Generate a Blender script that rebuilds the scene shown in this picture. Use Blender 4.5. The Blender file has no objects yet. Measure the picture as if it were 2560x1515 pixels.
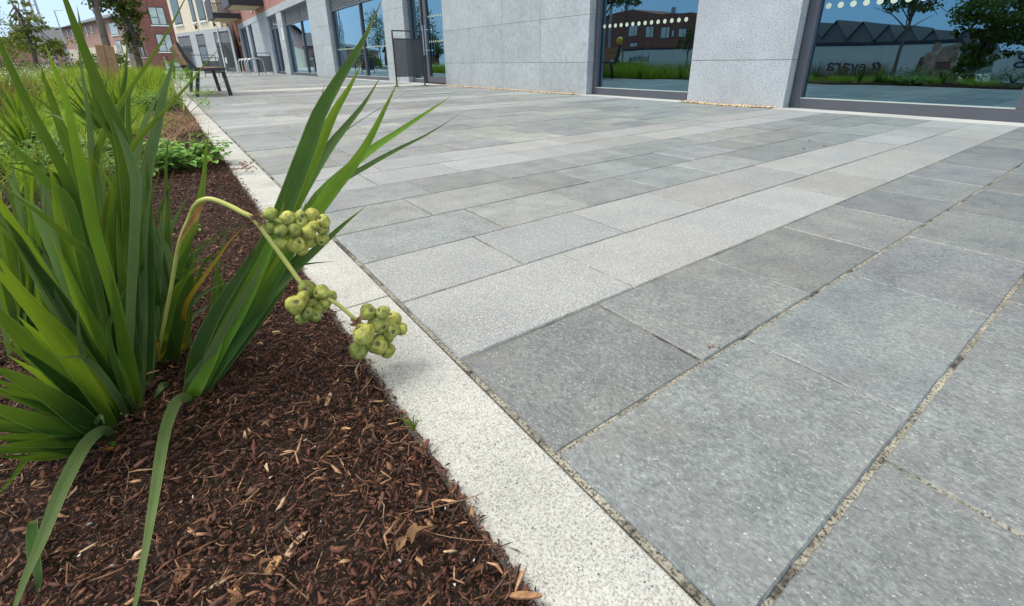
import bpy, math, random
import numpy as np
from mathutils import Vector, Matrix, noise as mnoise
R = math.radians
rnd = random.Random(7)
np.random.seed(7)
scene = bpy.context.scene
col = scene.collection

# ------------------------------------------------------------------ camera
H = 0.475
F = 1149.528; CX = 1280.0; CY = 602.977            # in pixels of a 2560 x 1515 picture
CW = np.array([[0.81099857, -0.58493566, -0.01147143],
               [-0.22224454, -0.28988015, -0.9309011],
               [0.54119191, 0.75750892, -0.36509114]])
cd = bpy.data.cameras.new('camera'); cam = bpy.data.objects.new('camera', cd); col.objects.link(cam)
m = Matrix.Identity(4)
for i in range(3):
    m[i][0] = CW[0][i]; m[i][1] = -CW[1][i]; m[i][2] = -CW[2][i]
m[2][3] = H
cam.matrix_world = m
cd.sensor_width = 36; cd.lens = F / 2560 * 36; cd.shift_y = (CY - 757.5) / 2560; cd.shift_x = 0
cd.clip_start = 0.02; cd.clip_end = 2000
scene.camera = cam

# ------------------------------------------------------------------ light
SUN_DIR = Vector((-0.50, 0.42, 1.0)).normalized()  # towards the sun
sd = bpy.data.lights.new('sun', 'SUN'); sd.energy = 2.5; sd.angle = R(24); sd.color = (1.0, 0.945, 0.85)
so = bpy.data.objects.new('sun', sd); col.objects.link(so)
so.rotation_euler = SUN_DIR.to_track_quat('Z', 'Y').to_euler()
world = bpy.data.worlds.new('World'); scene.world = world; world.use_nodes = True
nt = world.node_tree; N = nt.nodes; L = nt.links; N.clear()
wo = N.new('ShaderNodeOutputWorld'); bg = N.new('ShaderNodeBackground'); bg.inputs[1].default_value = 0.12
sky = N.new('ShaderNodeTexSky'); sky.sky_type = 'NISHITA'; sky.sun_disc = False
sky.sun_elevation = math.asin(SUN_DIR.z); sky.sun_rotation = math.atan2(SUN_DIR.x, SUN_DIR.y)
sky.air_density = 1.2; sky.dust_density = 0.4; sky.ozone_density = 3.0
tc = N.new('ShaderNodeTexCoord'); mp = N.new('ShaderNodeMapping'); mp.inputs['Scale'].default_value = (1.1, 1.1, 3.2)
mp.inputs['Location'].default_value = (0.3, 0.55, 0.1)
ns = N.new('ShaderNodeTexNoise'); ns.inputs['Scale'].default_value = 1.7; ns.inputs['Detail'].default_value = 6; ns.inputs['Roughness'].default_value = 0.55
cr = N.new('ShaderNodeMapRange'); cr.inputs[1].default_value = 0.42; cr.inputs[2].default_value = 0.66
sx = N.new('ShaderNodeSeparateXYZ')
# clouds thicken up the street (+y) and thin out over the houses opposite (-x)
dm = N.new('ShaderNodeMapRange'); dm.inputs[1].default_value = 0.25; dm.inputs[2].default_value = 0.85; dm.inputs[3].default_value = 0.0; dm.inputs[4].default_value = 1.0
mu = N.new('ShaderNodeMath'); mu.operation = 'MULTIPLY'
ad = N.new('ShaderNodeMath'); ad.operation = 'MULTIPLY_ADD'; ad.inputs[1].default_value = 0.55; ad.inputs[2].default_value = 0.0
mx = N.new('ShaderNodeMixRGB'); mx.inputs[2].default_value = (8.8, 8.9, 8.2, 1)
L.new(tc.outputs['Generated'], mp.inputs[0]); L.new(mp.outputs[0], ns.inputs['Vector']); L.new(ns.outputs[0], cr.inputs[0])
L.new(tc.outputs['Generated'], sx.inputs[0]); L.new(sx.outputs[1], dm.inputs[0])
mm = N.new('ShaderNodeMath'); mm.operation = 'MAXIMUM'
# clear blue air down to the horizon
gr = N.new('ShaderNodeValToRGB'); gr.color_ramp.elements[0].color = (2.3, 5.0, 8.6, 1); gr.color_ramp.elements[1].color = (1.4, 3.4, 7.2, 1); gr.color_ramp.elements[1].position = 0.6
skb = N.new('ShaderNodeMixRGB'); skb.inputs[0].default_value = 0.72; L.new(sx.outputs[2], gr.inputs[0]); L.new(sky.outputs[0], skb.inputs[1]); L.new(gr.outputs[0], skb.inputs[2])
L.new(cr.outputs[0], mu.inputs[0]); L.new(dm.outputs[0], mu.inputs[1]); L.new(dm.outputs[0], ad.inputs[0])
# a thin white veil overhead
zv = N.new('ShaderNodeMapRange'); zv.interpolation_type = 'SMOOTHSTEP'; zv.inputs[1].default_value = 0.30; zv.inputs[2].default_value = 0.55; zv.inputs[3].default_value = 0; zv.inputs[4].default_value = 0.95; L.new(sx.outputs[2], zv.inputs[0])
m2_ = N.new('ShaderNodeMath'); m2_.operation = 'MAXIMUM'; L.new(zv.outputs[0], m2_.inputs[0]); L.new(ad.outputs[0], m2_.inputs[1])
L.new(mu.outputs[0], mm.inputs[0]); L.new(m2_.outputs[0], mm.inputs[1])
cz = N.new('ShaderNodeValToRGB'); cz.color_ramp.elements[0].position = 0.22; cz.color_ramp.elements[0].color = (5.0, 5.8, 6.6, 1); cz.color_ramp.elements[1].position = 0.5; cz.color_ramp.elements[1].color = (9.4, 9.4, 8.7, 1)
L.new(sx.outputs[2], cz.inputs[0]); L.new(cz.outputs[0], mx.inputs[2])
L.new(mm.outputs[0], mx.inputs[0]); L.new(skb.outputs[0], mx.inputs[1]); L.new(mx.outputs[0], bg.inputs[0]); L.new(bg.outputs[0], wo.inputs[0])
scene.view_settings.view_transform = 'Standard'; scene.view_settings.look = 'None'
scene.view_settings.gamma = 1; scene.view_settings.use_curve_mapping = False
scene.view_settings.exposure = 0.48
scene.cycles.max_bounces = 6; scene.cycles.transparent_max_bounces = 12
scene.cycles.sample_clamp_indirect = 6

# ------------------------------------------------------------------ pixel -> world helpers
def ray(x, y): return CW.T @ np.array([(x - CX) / F, (y - CY) / F, 1.0])
def gnd(x, y, z=0.0):
    v = ray(x, y); t = (z - H) / v[2]; return np.array([v[0] * t, v[1] * t, z])
def onx(x, y, X):
    v = ray(x, y); t = X / v[0]; return np.array([X, v[1] * t, H + v[2] * t])
def ony(x, y, Y):
    v = ray(x, y); t = Y / v[1]; return np.array([v[0] * t, Y, H + v[2] * t])
def camz(p): return float((CW @ (np.array(p) - [0, 0, H]))[2])

# ------------------------------------------------------------------ object helpers
def tag(o, label=None, cat=None, group=None, kind=None):
    if label: o['label'] = label
    if cat: o['category'] = cat
    if group: o['group'] = group
    if kind: o['kind'] = kind
    return o
def empty(name, loc=(0, 0, 0), rz=0):
    o = bpy.data.objects.new(name, None); col.objects.link(o); o.location = loc; o.rotation_euler[2] = rz
    o.empty_display_size = 0.1
    return o
def copy_tree(o, parent=None):
    c = o.copy(); col.objects.link(c); c.parent = parent
    for ch in list(o.children): copy_tree(ch, c)
    return c
class MB:
    def __init__(s): s.v = []; s.f = []; s.m = []; s.t = []; s.uv = []
    def face(s, idx, mi=0, t=None, uv=None):
        s.f.append(tuple(idx)); s.m.append(mi); s.t.append(t); s.uv.append(uv)
    def box(s, x0, x1, y0, y1, z0, z1, mi=0, t=None):
        b = len(s.v)
        s.v += [(x0, y0, z0), (x1, y0, z0), (x1, y1, z0), (x0, y1, z0), (x0, y0, z1), (x1, y0, z1), (x1, y1, z1), (x0, y1, z1)]
        for q in ((0, 3, 2, 1), (4, 5, 6, 7), (0, 1, 5, 4), (1, 2, 6, 5), (2, 3, 7, 6), (3, 0, 4, 7)): s.face([b + i for i in q], mi, t)
    def bar(s, p, q, w, h, mi=0, up=(0, 0, 1)):
        p = Vector(p); q = Vector(q); d = (q - p).normalized(); u = Vector(up)
        if abs(d.dot(u)) > 0.98: u = Vector((1, 0, 0))
        a = d.cross(u).normalized() * (w / 2); c = a.cross(d).normalized() * (h / 2)
        b = len(s.v)
        for e in (p, q):
            for k in ((-1, -1), (1, -1), (1, 1), (-1, 1)): s.v.append(tuple(e + a * k[0] + c * k[1]))
        for f_ in ((3, 2, 1, 0), (4, 5, 6, 7), (0, 1, 5, 4), (1, 2, 6, 5), (2, 3, 7, 6), (3, 0, 4, 7)): s.face([b + i for i in f_], mi)
    def tube(s, pts, rad, n=8, mi=0, t=None):
        pts = [Vector(p) for p in pts]
        if not hasattr(rad, '__len__'): rad = [rad] * len(pts)
        b = len(s.v); prev = None
        for i, p in enumerate(pts):
            d = (pts[min(i + 1, len(pts) - 1)] - pts[max(i - 1, 0)]).normalized()
            if prev is None:
                a = d.cross(Vector((0.13, 0.31, 0.9)));
                if a.length < .05: a = d.cross(Vector((1, 0, 0)))
                a.normalize()
            else:
                a = (prev - d * prev.dot(d)).normalized()
            prev = a; c = d.cross(a)
            for k in range(n):
                th = 2 * math.pi * k / n
                s.v.append(tuple(p + (a * math.cos(th) + c * math.sin(th)) * rad[i]))
        for i in range(len(pts) - 1):
            for k in range(n):
                k2 = (k + 1) % n
                s.face((b + i * n + k, b + i * n + k2, b + (i + 1) * n + k2, b + (i + 1) * n + k), mi, t)
        s.face([b + k for k in range(n)][::-1], mi, t); s.face([b + (len(pts) - 1) * n + k for k in range(n)], mi, t)
    def build(s, name, mats, parent=None, smooth=False, loc=None, bevel=0):
        me = bpy.data.meshes.new(name)
        vv = s.v
        if loc is not None: vv = [(a - loc[0], b - loc[1], c - loc[2]) for a, b, c in vv]
        me.from_pydata(vv, [], s.f)
        if not isinstance(mats, (list, tuple)): mats = [mats]
        for mt in mats: me.materials.append(mt)
        if len(mats) > 1: me.polygons.foreach_set('material_index', s.m)
        if True:
            at = me.attributes.new('tint', 'FLOAT_COLOR', 'FACE')
            arr = np.ones((len(s.f), 4)); 
            for i, t in enumerate(s.t):
                if t is not None: arr[i, :3] = t
            at.data.foreach_set('color', arr.ravel())
        if any(u is not None for u in s.uv):
            ul = me.uv_layers.new(name='UVMap'); k = 0; buf = []
            for f_, u in zip(s.f, s.uv):
                for j in range(len(f_)):
                    buf += list(u[j]) if u else [0, 0]
            ul.data.foreach_set('uv', buf)
        if smooth: me.polygons.foreach_set('use_smooth', [True] * len(me.polygons))
        me.update()
        o = bpy.data.objects.new(name, me); col.objects.link(o)
        if loc is not None: o.location = loc
        if parent is not None: o.parent = parent
        if bevel:
            b = o.modifiers.new('bevel', 'BEVEL'); b.width = bevel; b.segments = 2; b.limit_method = 'ANGLE'
        return o
def child_box(name, mat_, parent, *a, bevel=0):
    mb = MB(); mb.box(*a); return mb.build(name, mat_, parent, bevel=bevel)
def arr_mesh(name, V, Fc, mats, tint=None, mi=None, smooth=False, parent=None):
    me = bpy.data.meshes.new(name)
    nv = len(V); nf = len(Fc); k = Fc.shape[1]
    me.vertices.add(nv); me.vertices.foreach_set('co', np.asarray(V, dtype=np.float32).ravel())
    me.loops.add(nf * k); me.loops.foreach_set('vertex_index', np.asarray(Fc, dtype=np.int32).ravel())
    me.polygons.add(nf); me.polygons.foreach_set('loop_start', np.arange(0, nf * k, k, dtype=np.int32))
    if not isinstance(mats, (list, tuple)): mats = [mats]
    for mt in mats: me.materials.append(mt)
    if mi is not None: me.polygons.foreach_set('material_index', np.asarray(mi, dtype=np.int32))
    if tint is not None:
        at = me.attributes.new('tint', 'FLOAT_COLOR', 'FACE')
        at.data.foreach_set('color', np.c_[tint, np.ones(nf)].astype(np.float32).ravel())
    if smooth: me.polygons.foreach_set('use_smooth', np.ones(nf, dtype=bool))
    me.update(calc_edges=True); me.validate()
    o = bpy.data.objects.new(name, me); col.objects.link(o)
    if parent is not None: o.parent = parent
    return o

# ------------------------------------------------------------------ materials
def newmat(name):
    mt = bpy.data.materials.new(name); mt.use_nodes = True
    n = mt.node_tree.nodes; l = mt.node_tree.links
    return mt, n, l, n['Principled BSDF']
def ramp(n, pts):
    r = n.new('ShaderNodeValToRGB'); e = r.color_ramp.elements
    while len(e) < len(pts): e.new(0.5)
    for i, (p, c) in enumerate(pts): e[i].position = p; e[i].color = (*c, 1) if len(c) == 3 else c
    return r
def texn(n, l, kind, scale, detail=3, rough=0.55, vec=None, **kw):
    t = n.new({'noise': 'ShaderNodeTexNoise', 'vor': 'ShaderNodeTexVoronoi', 'wave': 'ShaderNodeTexWave'}[kind])
    t.inputs['Scale'].default_value = scale
    if kind == 'noise': t.inputs['Detail'].default_value = detail; t.inputs['Roughness'].default_value = rough
    if vec is not None: l.new(vec, t.inputs['Vector'])
    return t
def mixc(n, l, a, b, fac, mode='MIX'):
    x = n.new('ShaderNodeMixRGB'); x.blend_type = mode
    for i, s in ((1, a), (2, b)):
        if isinstance(s, (tuple, list)): x.inputs[i].default_value = (*s, 1)
        else: l.new(s, x.inputs[i])
    if isinstance(fac, (int, float)): x.inputs[0].default_value = fac
    else: l.new(fac, x.inputs[0])
    return x.outputs[0]
def bump(n, l, b, h, strength=0.4, dist=0.01):
    x = n.new('ShaderNodeBump'); x.inputs['Strength'].default_value = strength; x.inputs['Distance'].default_value = dist
    l.new(h, x.inputs['Height']); l.new(x.outputs[0], b.inputs['Normal'])
def objc(n, l, scale=(1, 1, 1), rot=(0, 0, 0)):
    t = n.new('ShaderNodeTexCoord'); mp_ = n.new('ShaderNodeMapping'); mp_.inputs['Scale'].default_value = scale; mp_.inputs['Rotation'].default_value = rot
    l.new(t.outputs['Object'], mp_.inputs[0]); return mp_.outputs[0]
def tintn(n): 
    a = n.new('ShaderNodeAttribute'); a.attribute_name = 'tint'; return a.outputs['Color']
def simple(name, c, rough=0.6, metal=0, var=0.12, scale=6, tint=False, spec=0.5, bmp=0.0):
    mt, n, l, b = newmat(name)
    v = objc(n, l); t = texn(n, l, 'noise', scale, 5, 0.6, v)
    lo = tuple(max(0, x * (1 - var)) for x in c); hi = tuple(min(1, x * (1 + var)) for x in c)
    r = ramp(n, [(0.3, lo), (0.7, hi)]); l.new(t.outputs[0], r.inputs[0]); o = r.outputs[0]
    if tint: o = mixc(n, l, o, tintn(n), 1.0, 'MULTIPLY')
    l.new(o, b.inputs['Base Color']); b.inputs['Roughness'].default_value = rough; b.inputs['Metallic'].default_value = metal
    b.inputs['Specular IOR Level'].default_value = spec
    if bmp: bump(n, l, b, t.outputs[0], bmp, 0.01)
    return mt

def mat_slate():
    mt, n, l, b = newmat('slate_paving'); v = objc(n, l)
    vs = objc(n, l, (1, 0.62, 1), (0, 0, 0.35))
    base = mixc(n, l, (0.168, 0.186, 0.188), tintn(n), 1.0, 'MULTIPLY')
    n1 = texn(n, l, 'noise', 9, 6, 0.7, v); r1 = ramp(n, [(0.3, (0.72, 0.74, 0.76)), (0.5, (1, 1, 1)), (0.72, (1.22, 1.2, 1.14))]); l.new(n1.outputs[0], r1.inputs[0])
    c = mixc(n, l, base, r1.outputs[0], 1, 'MULTIPLY')
    n2 = texn(n, l, 'noise', 130, 3, 0.6, vs); r2 = ramp(n, [(0.3, (0.70, 0.70, 0.72)), (0.5, (1, 1, 1)), (0.7, (1.34, 1.34, 1.32))]); l.new(n2.outputs[0], r2.inputs[0])
    c = mixc(n, l, c, r2.outputs[0], 0.8, 'MULTIPLY')
    nf = texn(n, l, 'noise', 330, 2, 0.6, vs); rf = ramp(n, [(0.32, (0.72, 0.72, 0.74)), (0.5, (1, 1, 1)), (0.68, (1.3, 1.3, 1.28))]); l.new(nf.outputs[0], rf.inputs[0]); c = mixc(n, l, c, rf.outputs[0], 0.85, 'MULTIPLY')
    nb = texn(n, l, 'noise', 5, 3, 0.6, v); rb = ramp(n, [(0.52, (0, 0, 0)), (0.72, (1, 1, 1))]); l.new(nb.outputs[0], rb.inputs[0])
    c = mixc(n, l, c, (0.25, 0.225, 0.195), mixc(n, l, (0, 0, 0), rb.outputs[0], 0.30), 'MIX')
    nv = texn(n, l, 'noise', 7, 3, 0.6, vs); rv = ramp(n, [(0.5, (0, 0, 0)), (0.7, (1, 1, 1))]); l.new(nv.outputs[0], rv.inputs[0])
    c = mixc(n, l, c, (0.175, 0.162, 0.178), mixc(n, l, (0, 0, 0), rv.outputs[0], 0.35), 'MIX')
    n3 = texn(n, l, 'noise', 420, 2, 0.5, vs); r3 = ramp(n, [(0.65, (0, 0, 0)), (0.74, (1, 1, 1))]); l.new(n3.outputs[0], r3.inputs[0])
    c = mixc(n, l, c, (0.62, 0.62, 0.60), mixc(n, l, (0, 0, 0), r3.outputs[0], 0.7))
    ng = texn(n, l, 'noise', 1.7, 5, 0.7, v); rg_ = ramp(n, [(0.36, (0.9, 0.9, 0.9)), (0.5, (1, 1, 1)), (0.66, (1.07, 1.07, 1.07))]); l.new(ng.outputs[0], rg_.inputs[0]); c = mixc(n, l, c, rg_.outputs[0], 1, 'MULTIPLY')
    l.new(c, b.inputs['Base Color']); b.inputs['Roughness'].default_value = 0.5
    bump(n, l, b, n2.outputs[0], 0.35, 0.004)
    return mt
def mat_granite(name, base_c, dark=(0.16, 0.165, 0.18), amt=0.7, scale=330, tint=True, rough=0.66):
    mt, n, l, b = newmat(name); v = objc(n, l)
    c = mixc(n, l, base_c, tintn(n), 1.0, 'MULTIPLY') if tint else None
    n1 = texn(n, l, 'noise', 6, 5, 0.6, v); r1 = ramp(n, [(0.3, (0.88, 0.88, 0.9)), (0.7, (1.08, 1.07, 1.04))]); l.new(n1.outputs[0], r1.inputs[0])
    c = mixc(n, l, c if c is not None else base_c, r1.outputs[0], 1, 'MULTIPLY')
    n2 = texn(n, l, 'noise', scale, 2, 0.5, v); r2 = ramp(n, [(0.36, (1, 1, 1)), (0.47, (0, 0, 0))]); l.new(n2.outputs[0], r2.inputs[0])
    c = mixc(n, l, c, dark, mixc(n, l, (0, 0, 0), r2.outputs[0], amt))
    n3 = texn(n, l, 'noise', scale * 0.8, 2, 0.5, objc(n, l, (1, 1, 1), (0.4, 0.3, 1))); r3 = ramp(n, [(0.56, (0, 0, 0)), (0.66, (1, 1, 1))]); l.new(n3.outputs[0], r3.inputs[0])
    c = mixc(n, l, c, (0.72, 0.73, 0.72), mixc(n, l, (0, 0, 0), r3.outputs[0], 0.42))
    l.new(c, b.inputs['Base Color']); b.inputs['Roughness'].default_value = rough
    bump(n, l, b, n2.outputs[0], 0.3, 0.003)
    return mt
def mat_kerb():
    mt, n, l, b = newmat('kerb_aggregate'); v = objc(n, l)
    n1 = texn(n, l, 'noise', 5, 5, 0.6, v); r1 = ramp(n, [(0.3, (0.365, 0.37, 0.355)), (0.7, (0.49, 0.495, 0.48))]); l.new(n1.outputs[0], r1.inputs[0])
    n2 = texn(n, l, 'noise', 400, 3, 0.6, v); r2 = ramp(n, [(0.34, (0.42, 0.41, 0.37)), (0.5, (1, 1, 1)), (0.66, (1.3, 1.3, 1.27))]); l.new(n2.outputs[0], r2.inputs[0])
    c = mixc(n, l, r1.outputs[0], r2.outputs[0], 0.75, 'MULTIPLY')
    for sc, th, dc, am in ((300, 0.20, (0.10, 0.10, 0.11), 0.75), (105, 0.10, (0.07, 0.075, 0.10), 0.9), (220, 0.16, (0.30, 0.27, 0.20), 0.5)):
        vv = texn(n, l, 'vor', sc, vec=v); 
        wn = n.new('ShaderNodeTexWhiteNoise'); l.new(vv.outputs['Color'], wn.inputs['Vector'])
        sel = n.new('ShaderNodeMath'); sel.operation = 'GREATER_THAN'; sel.inputs[1].default_value = 0.62; l.new(wn.outputs['Value'], sel.inputs[0])
        lt = n.new('ShaderNodeMath'); lt.operation = 'LESS_THAN'; lt.inputs[1].default_value = th * 1.3; l.new(vv.outputs['Distance'], lt.inputs[0])
        m_ = n.new('ShaderNodeMath'); m_.operation = 'MULTIPLY'; l.new(sel.outputs[0], m_.inputs[0]); l.new(lt.outputs[0], m_.inputs[1])
        m2 = n.new('ShaderNodeMath'); m2.operation = 'MULTIPLY'; m2.inputs[1].default_value = am; l.new(m_.outputs[0], m2.inputs[0])
        c = mixc(n, l, c, dc, m2.outputs[0])
    # earth washed onto the stone in patches
    ne = texn(n, l, 'noise', 2.6, 6, 0.72, v); re_ = ramp(n, [(0.52, (0, 0, 0)), (0.75, (0.45, 0.45, 0.45))]); l.new(ne.outputs[0], re_.inputs[0]); c = mixc(n, l, c, (0.24, 0.21, 0.165), re_.outputs[0])
    sx_ = n.new('ShaderNodeSeparateXYZ'); l.new(v, sx_.inputs[0]); nw = texn(n, l, 'noise', 26, 4, 0.7, v)
    md = n.new('ShaderNodeMath'); md.operation = 'MULTIPLY_ADD'; md.inputs[1].default_value = 0.045; l.new(nw.outputs[0], md.inputs[0]); l.new(sx_.outputs[0], md.inputs[2])
    rd = n.new('ShaderNodeMapRange'); rd.inputs[1].default_value = 0.192; rd.inputs[2].default_value = 0.212; rd.inputs[3].default_value = 0.6; rd.inputs[4].default_value = 0.0; l.new(md.outputs[0], rd.inputs[0]); c = mixc(n, l, c, (0.13, 0.10, 0.07), rd.outputs[0])
    l.new(c, b.inputs['Base Color']); b.inputs['Roughness'].default_value = 0.8
    bump(n, l, b, n2.outputs[0], 0.5, 0.004)
    return mt
def mat_grout():
    mt, n, l, b = newmat('joint_sand'); v = objc(n, l)
    n1 = texn(n, l, 'noise', 6, 4, 0.7, v); r1 = ramp(n, [(0.40, (0.055, 0.05, 0.045)), (0.5, (0.30, 0.285, 0.24)), (0.8, (0.46, 0.44, 0.37))]); l.new(n1.outputs[0], r1.inputs[0])
    n2 = texn(n, l, 'noise', 260, 3, 0.7, v); r2 = ramp(n, [(0.38, (0.16, 0.16, 0.15)), (0.5, (0.9, 0.9, 0.9)), (0.7, (1.3, 1.3, 1.3))]); l.new(n2.outputs[0], r2.inputs[0])
    c = mixc(n, l, r1.outputs[0], r2.outputs[0], 1, 'MULTIPLY')
    l.new(c, b.inputs['Base Color']); b.inputs['Roughness'].default_value = 0.95
    bump(n, l, b, n2.outputs[0], 0.8, 0.004)
    return mt
def mat_soil():
    mt, n, l, b = newmat('soil'); v = objc(n, l)
    n1 = texn(n, l, 'noise', 60, 6, 0.75, v); r1 = ramp(n, [(0.3, (0.012, 0.007, 0.005)), (0.55, (0.045, 0.026, 0.018)), (0.75, (0.12, 0.075, 0.05))]); l.new(n1.outputs[0], r1.inputs[0])
    l.new(r1.outputs[0], b.inputs['Base Color']); b.inputs['Roughness'].default_value = 0.95
    bump(n, l, b, n1.outputs[0], 1.0, 0.02)
    return mt
def mat_chip():
    mt, n, l, b = newmat('bark_chip'); v = objc(n, l)
    n1 = texn(n, l, 'noise', 240, 3, 0.6, v); r1 = ramp(n, [(0.3, (0.55, 0.55, 0.55)), (0.7, (1.3, 1.25, 1.2))]); l.new(n1.outputs[0], r1.inputs[0])
    c = mixc(n, l, tintn(n), r1.outputs[0], 1, 'MULTIPLY')
    l.new(c, b.inputs['Base Color']); b.inputs['Roughness'].default_value = 0.75; b.inputs['Specular IOR Level'].default_value = 0.3
    return mt
def mat_leaf(name, c0, c1, trans=(0.20, 0.34, 0.03), tip=None, tfac=0.3, veins=True, rough=0.5, tint=True):
    mt, n, l, b = newmat(name)
    uv = n.new('ShaderNodeTexCoord').outputs['UV']
    sp = n.new('ShaderNodeSeparateXYZ'); l.new(uv, sp.inputs[0])
    n1 = texn(n, l, 'noise', 14, 4, 0.6, objc(n, l)); r1 = ramp(n, [(0.3, c0), (0.7, c1)]); l.new(n1.outputs[0], r1.inputs[0]); c = r1.outputs[0]
    if tint: c = mixc(n, l, c, tintn(n), 1, 'MULTIPLY')
    h = n1.outputs[0]
    if veins:
        cb = n.new('ShaderNodeCombineXYZ'); ms = n.new('ShaderNodeMath'); ms.operation = 'MULTIPLY'; ms.inputs[1].default_value = 34; l.new(sp.outputs[0], ms.inputs[0]); l.new(ms.outputs[0], cb.inputs[0])
        m3 = n.new('ShaderNodeMath'); m3.operation = 'MULTIPLY'; m3.inputs[1].default_value = 1.2; l.new(sp.outputs[1], m3.inputs[0]); l.new(m3.outputs[0], cb.inputs[1])
        vn = texn(n, l, 'noise', 1.0, 2, 0.5, cb.outputs[0]); rv = ramp(n, [(0.36, (0.55, 0.6, 0.5)), (0.5, (1, 1, 1)), (0.64, (1.55, 1.45, 1.4))]); l.new(vn.outputs[0], rv.inputs[0])
        c = mixc(n, l, c, rv.outputs[0], 0.8, 'MULTIPLY'); h = vn.outputs[0]
        # pale translucent margin
        ab = n.new('ShaderNodeMath'); ab.operation = 'SUBTRACT'; ab.inputs[1].default_value = 0.5; l.new(sp.outputs[0], ab.inputs[0])
        a2 = n.new('ShaderNodeMath'); a2.operation = 'ABSOLUTE'; l.new(ab.outputs[0], a2.inputs[0])
        er = ramp(n, [(0.44, (0, 0, 0)), (0.5, (0.6, 0.6, 0.6))]); l.new(a2.outputs[0], er.inputs[0])
        c = mixc(n, l, c, (0.24, 0.34, 0.12), er.outputs[0])
        # yellow-white sheath at the foot
        br = ramp(n, [(0.0, (0.5, 0.5, 0.5)), (0.10, (0, 0, 0))]); l.new(sp.outputs[1], br.inputs[0])
        c = mixc(n, l, c, (0.26, 0.25, 0.07), br.outputs[0])
    if tip:
        tr = ramp(n, [(0.86, (0, 0, 0)), (0.99, (1, 1, 1))]); l.new(sp.outputs[1], tr.inputs[0]); c = mixc(n, l, c, tip, tr.outputs[0])
    l.new(c, b.inputs['Base Color']); b.inputs['Roughness'].default_value = rough; b.inputs['Specular IOR Level'].default_value = 0.25
    bump(n, l, b, h, 0.5, 0.002)
    if tfac:
        tb = n.new('ShaderNodeBsdfTranslucent'); l.new(mixc(n, l, c, trans, 0.75), tb.inputs[0])
        ms_ = n.new('ShaderNodeMixShader'); ms_.inputs[0].default_value = tfac
        out = n['Material Output']; l.new(b.outputs[0], ms_.inputs[1]); l.new(tb.outputs[0], ms_.inputs[2]); l.new(ms_.outputs[0], out.inputs[0])
    return mt
def mat_brick(name, c1, c2, mortar, sc=1.0, vert='y'):
    mt, n, l, b = newmat(name)
    t = n.new('ShaderNodeTexCoord'); sp = n.new('ShaderNodeSeparateXYZ'); l.new(t.outputs['Object'], sp.inputs[0])
    cb = n.new('ShaderNodeCombineXYZ'); l.new(sp.outputs[1 if vert == 'x' else 0], cb.inputs[0]); l.new(sp.outputs[2], cb.inputs[1])
    bk = n.new('ShaderNodeTexBrick'); bk.inputs['Scale'].default_value = sc
    bk.inputs['Brick Width'].default_value = 0.225; bk.inputs['Row Height'].default_value = 0.075; bk.inputs['Mortar Size'].default_value = 0.006
    bk.inputs['Color1'].default_value = (*c1, 1); bk.inputs['Color2'].default_value = (*c2, 1); bk.inputs['Mortar'].default_value = (*mortar, 1)
    l.new(cb.outputs[0], bk.inputs[0])
    n1 = texn(n, l, 'noise', 1.5, 5, 0.7, t.outputs['Object']); r1 = ramp(n, [(0.3, (0.8, 0.8, 0.8)), (0.7, (1.15, 1.15, 1.15))]); l.new(n1.outputs[0], r1.inputs[0])
    l.new(mixc(n, l, bk.outputs[0], r1.outputs[0], 1, 'MULTIPLY'), b.inputs['Base Color']); b.inputs['Roughness'].default_value = 0.85
    return mt
def mat_stone(name, c, dark, speck_sc, amt, fossils=True):
    mt, n, l, b = newmat(name); v = objc(n, l)
    n1 = texn(n, l, 'noise', 3.5, 6, 0.65, v); r1 = ramp(n, [(0.3, tuple(x * 0.86 for x in c)), (0.7, tuple(x * 1.1 for x in c))]); l.new(n1.outputs[0], r1.inputs[0])
    cc = mixc(n, l, r1.outputs[0], tintn(n), 1, 'MULTIPLY')
    n2 = texn(n, l, 'noise', speck_sc, 3, 0.6, v); r2 = ramp(n, [(0.34, (1, 1, 1)), (0.5, (0, 0, 0))]); l.new(n2.outputs[0], r2.inputs[0])
    cc = mixc(n, l, cc, dark, mixc(n, l, (0, 0, 0), r2.outputs[0], amt))
    if fossils:
        n3 = texn(n, l, 'noise', 4.5, 6, 0.75, objc(n, l, (1, 1, 0.6))); r3 = ramp(n, [(0.675, (0, 0, 0)), (0.71, (1, 1, 1))]); l.new(n3.outputs[0], r3.inputs[0])
        cc = mixc(n, l, cc, tuple(x * 0.42 for x in c), mixc(n, l, (0, 0, 0), r3.outputs[0], 0.7))
        n4 = texn(n, l, 'noise', 14, 4, 0.7, v); r4 = ramp(n, [(0.3, (0.86, 0.86, 0.86)), (0.7, (1.1, 1.1, 1.1))]); l.new(n4.outputs[0], r4.inputs[0])
        cc = mixc(n, l, cc, r4.outputs[0], 1, 'MULTIPLY')
    l.new(cc, b.inputs['Base Color']); b.inputs['Roughness'].default_value = 0.75
    bump(n, l, b, n2.outputs[0], 0.15, 0.003)
    return mt
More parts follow.
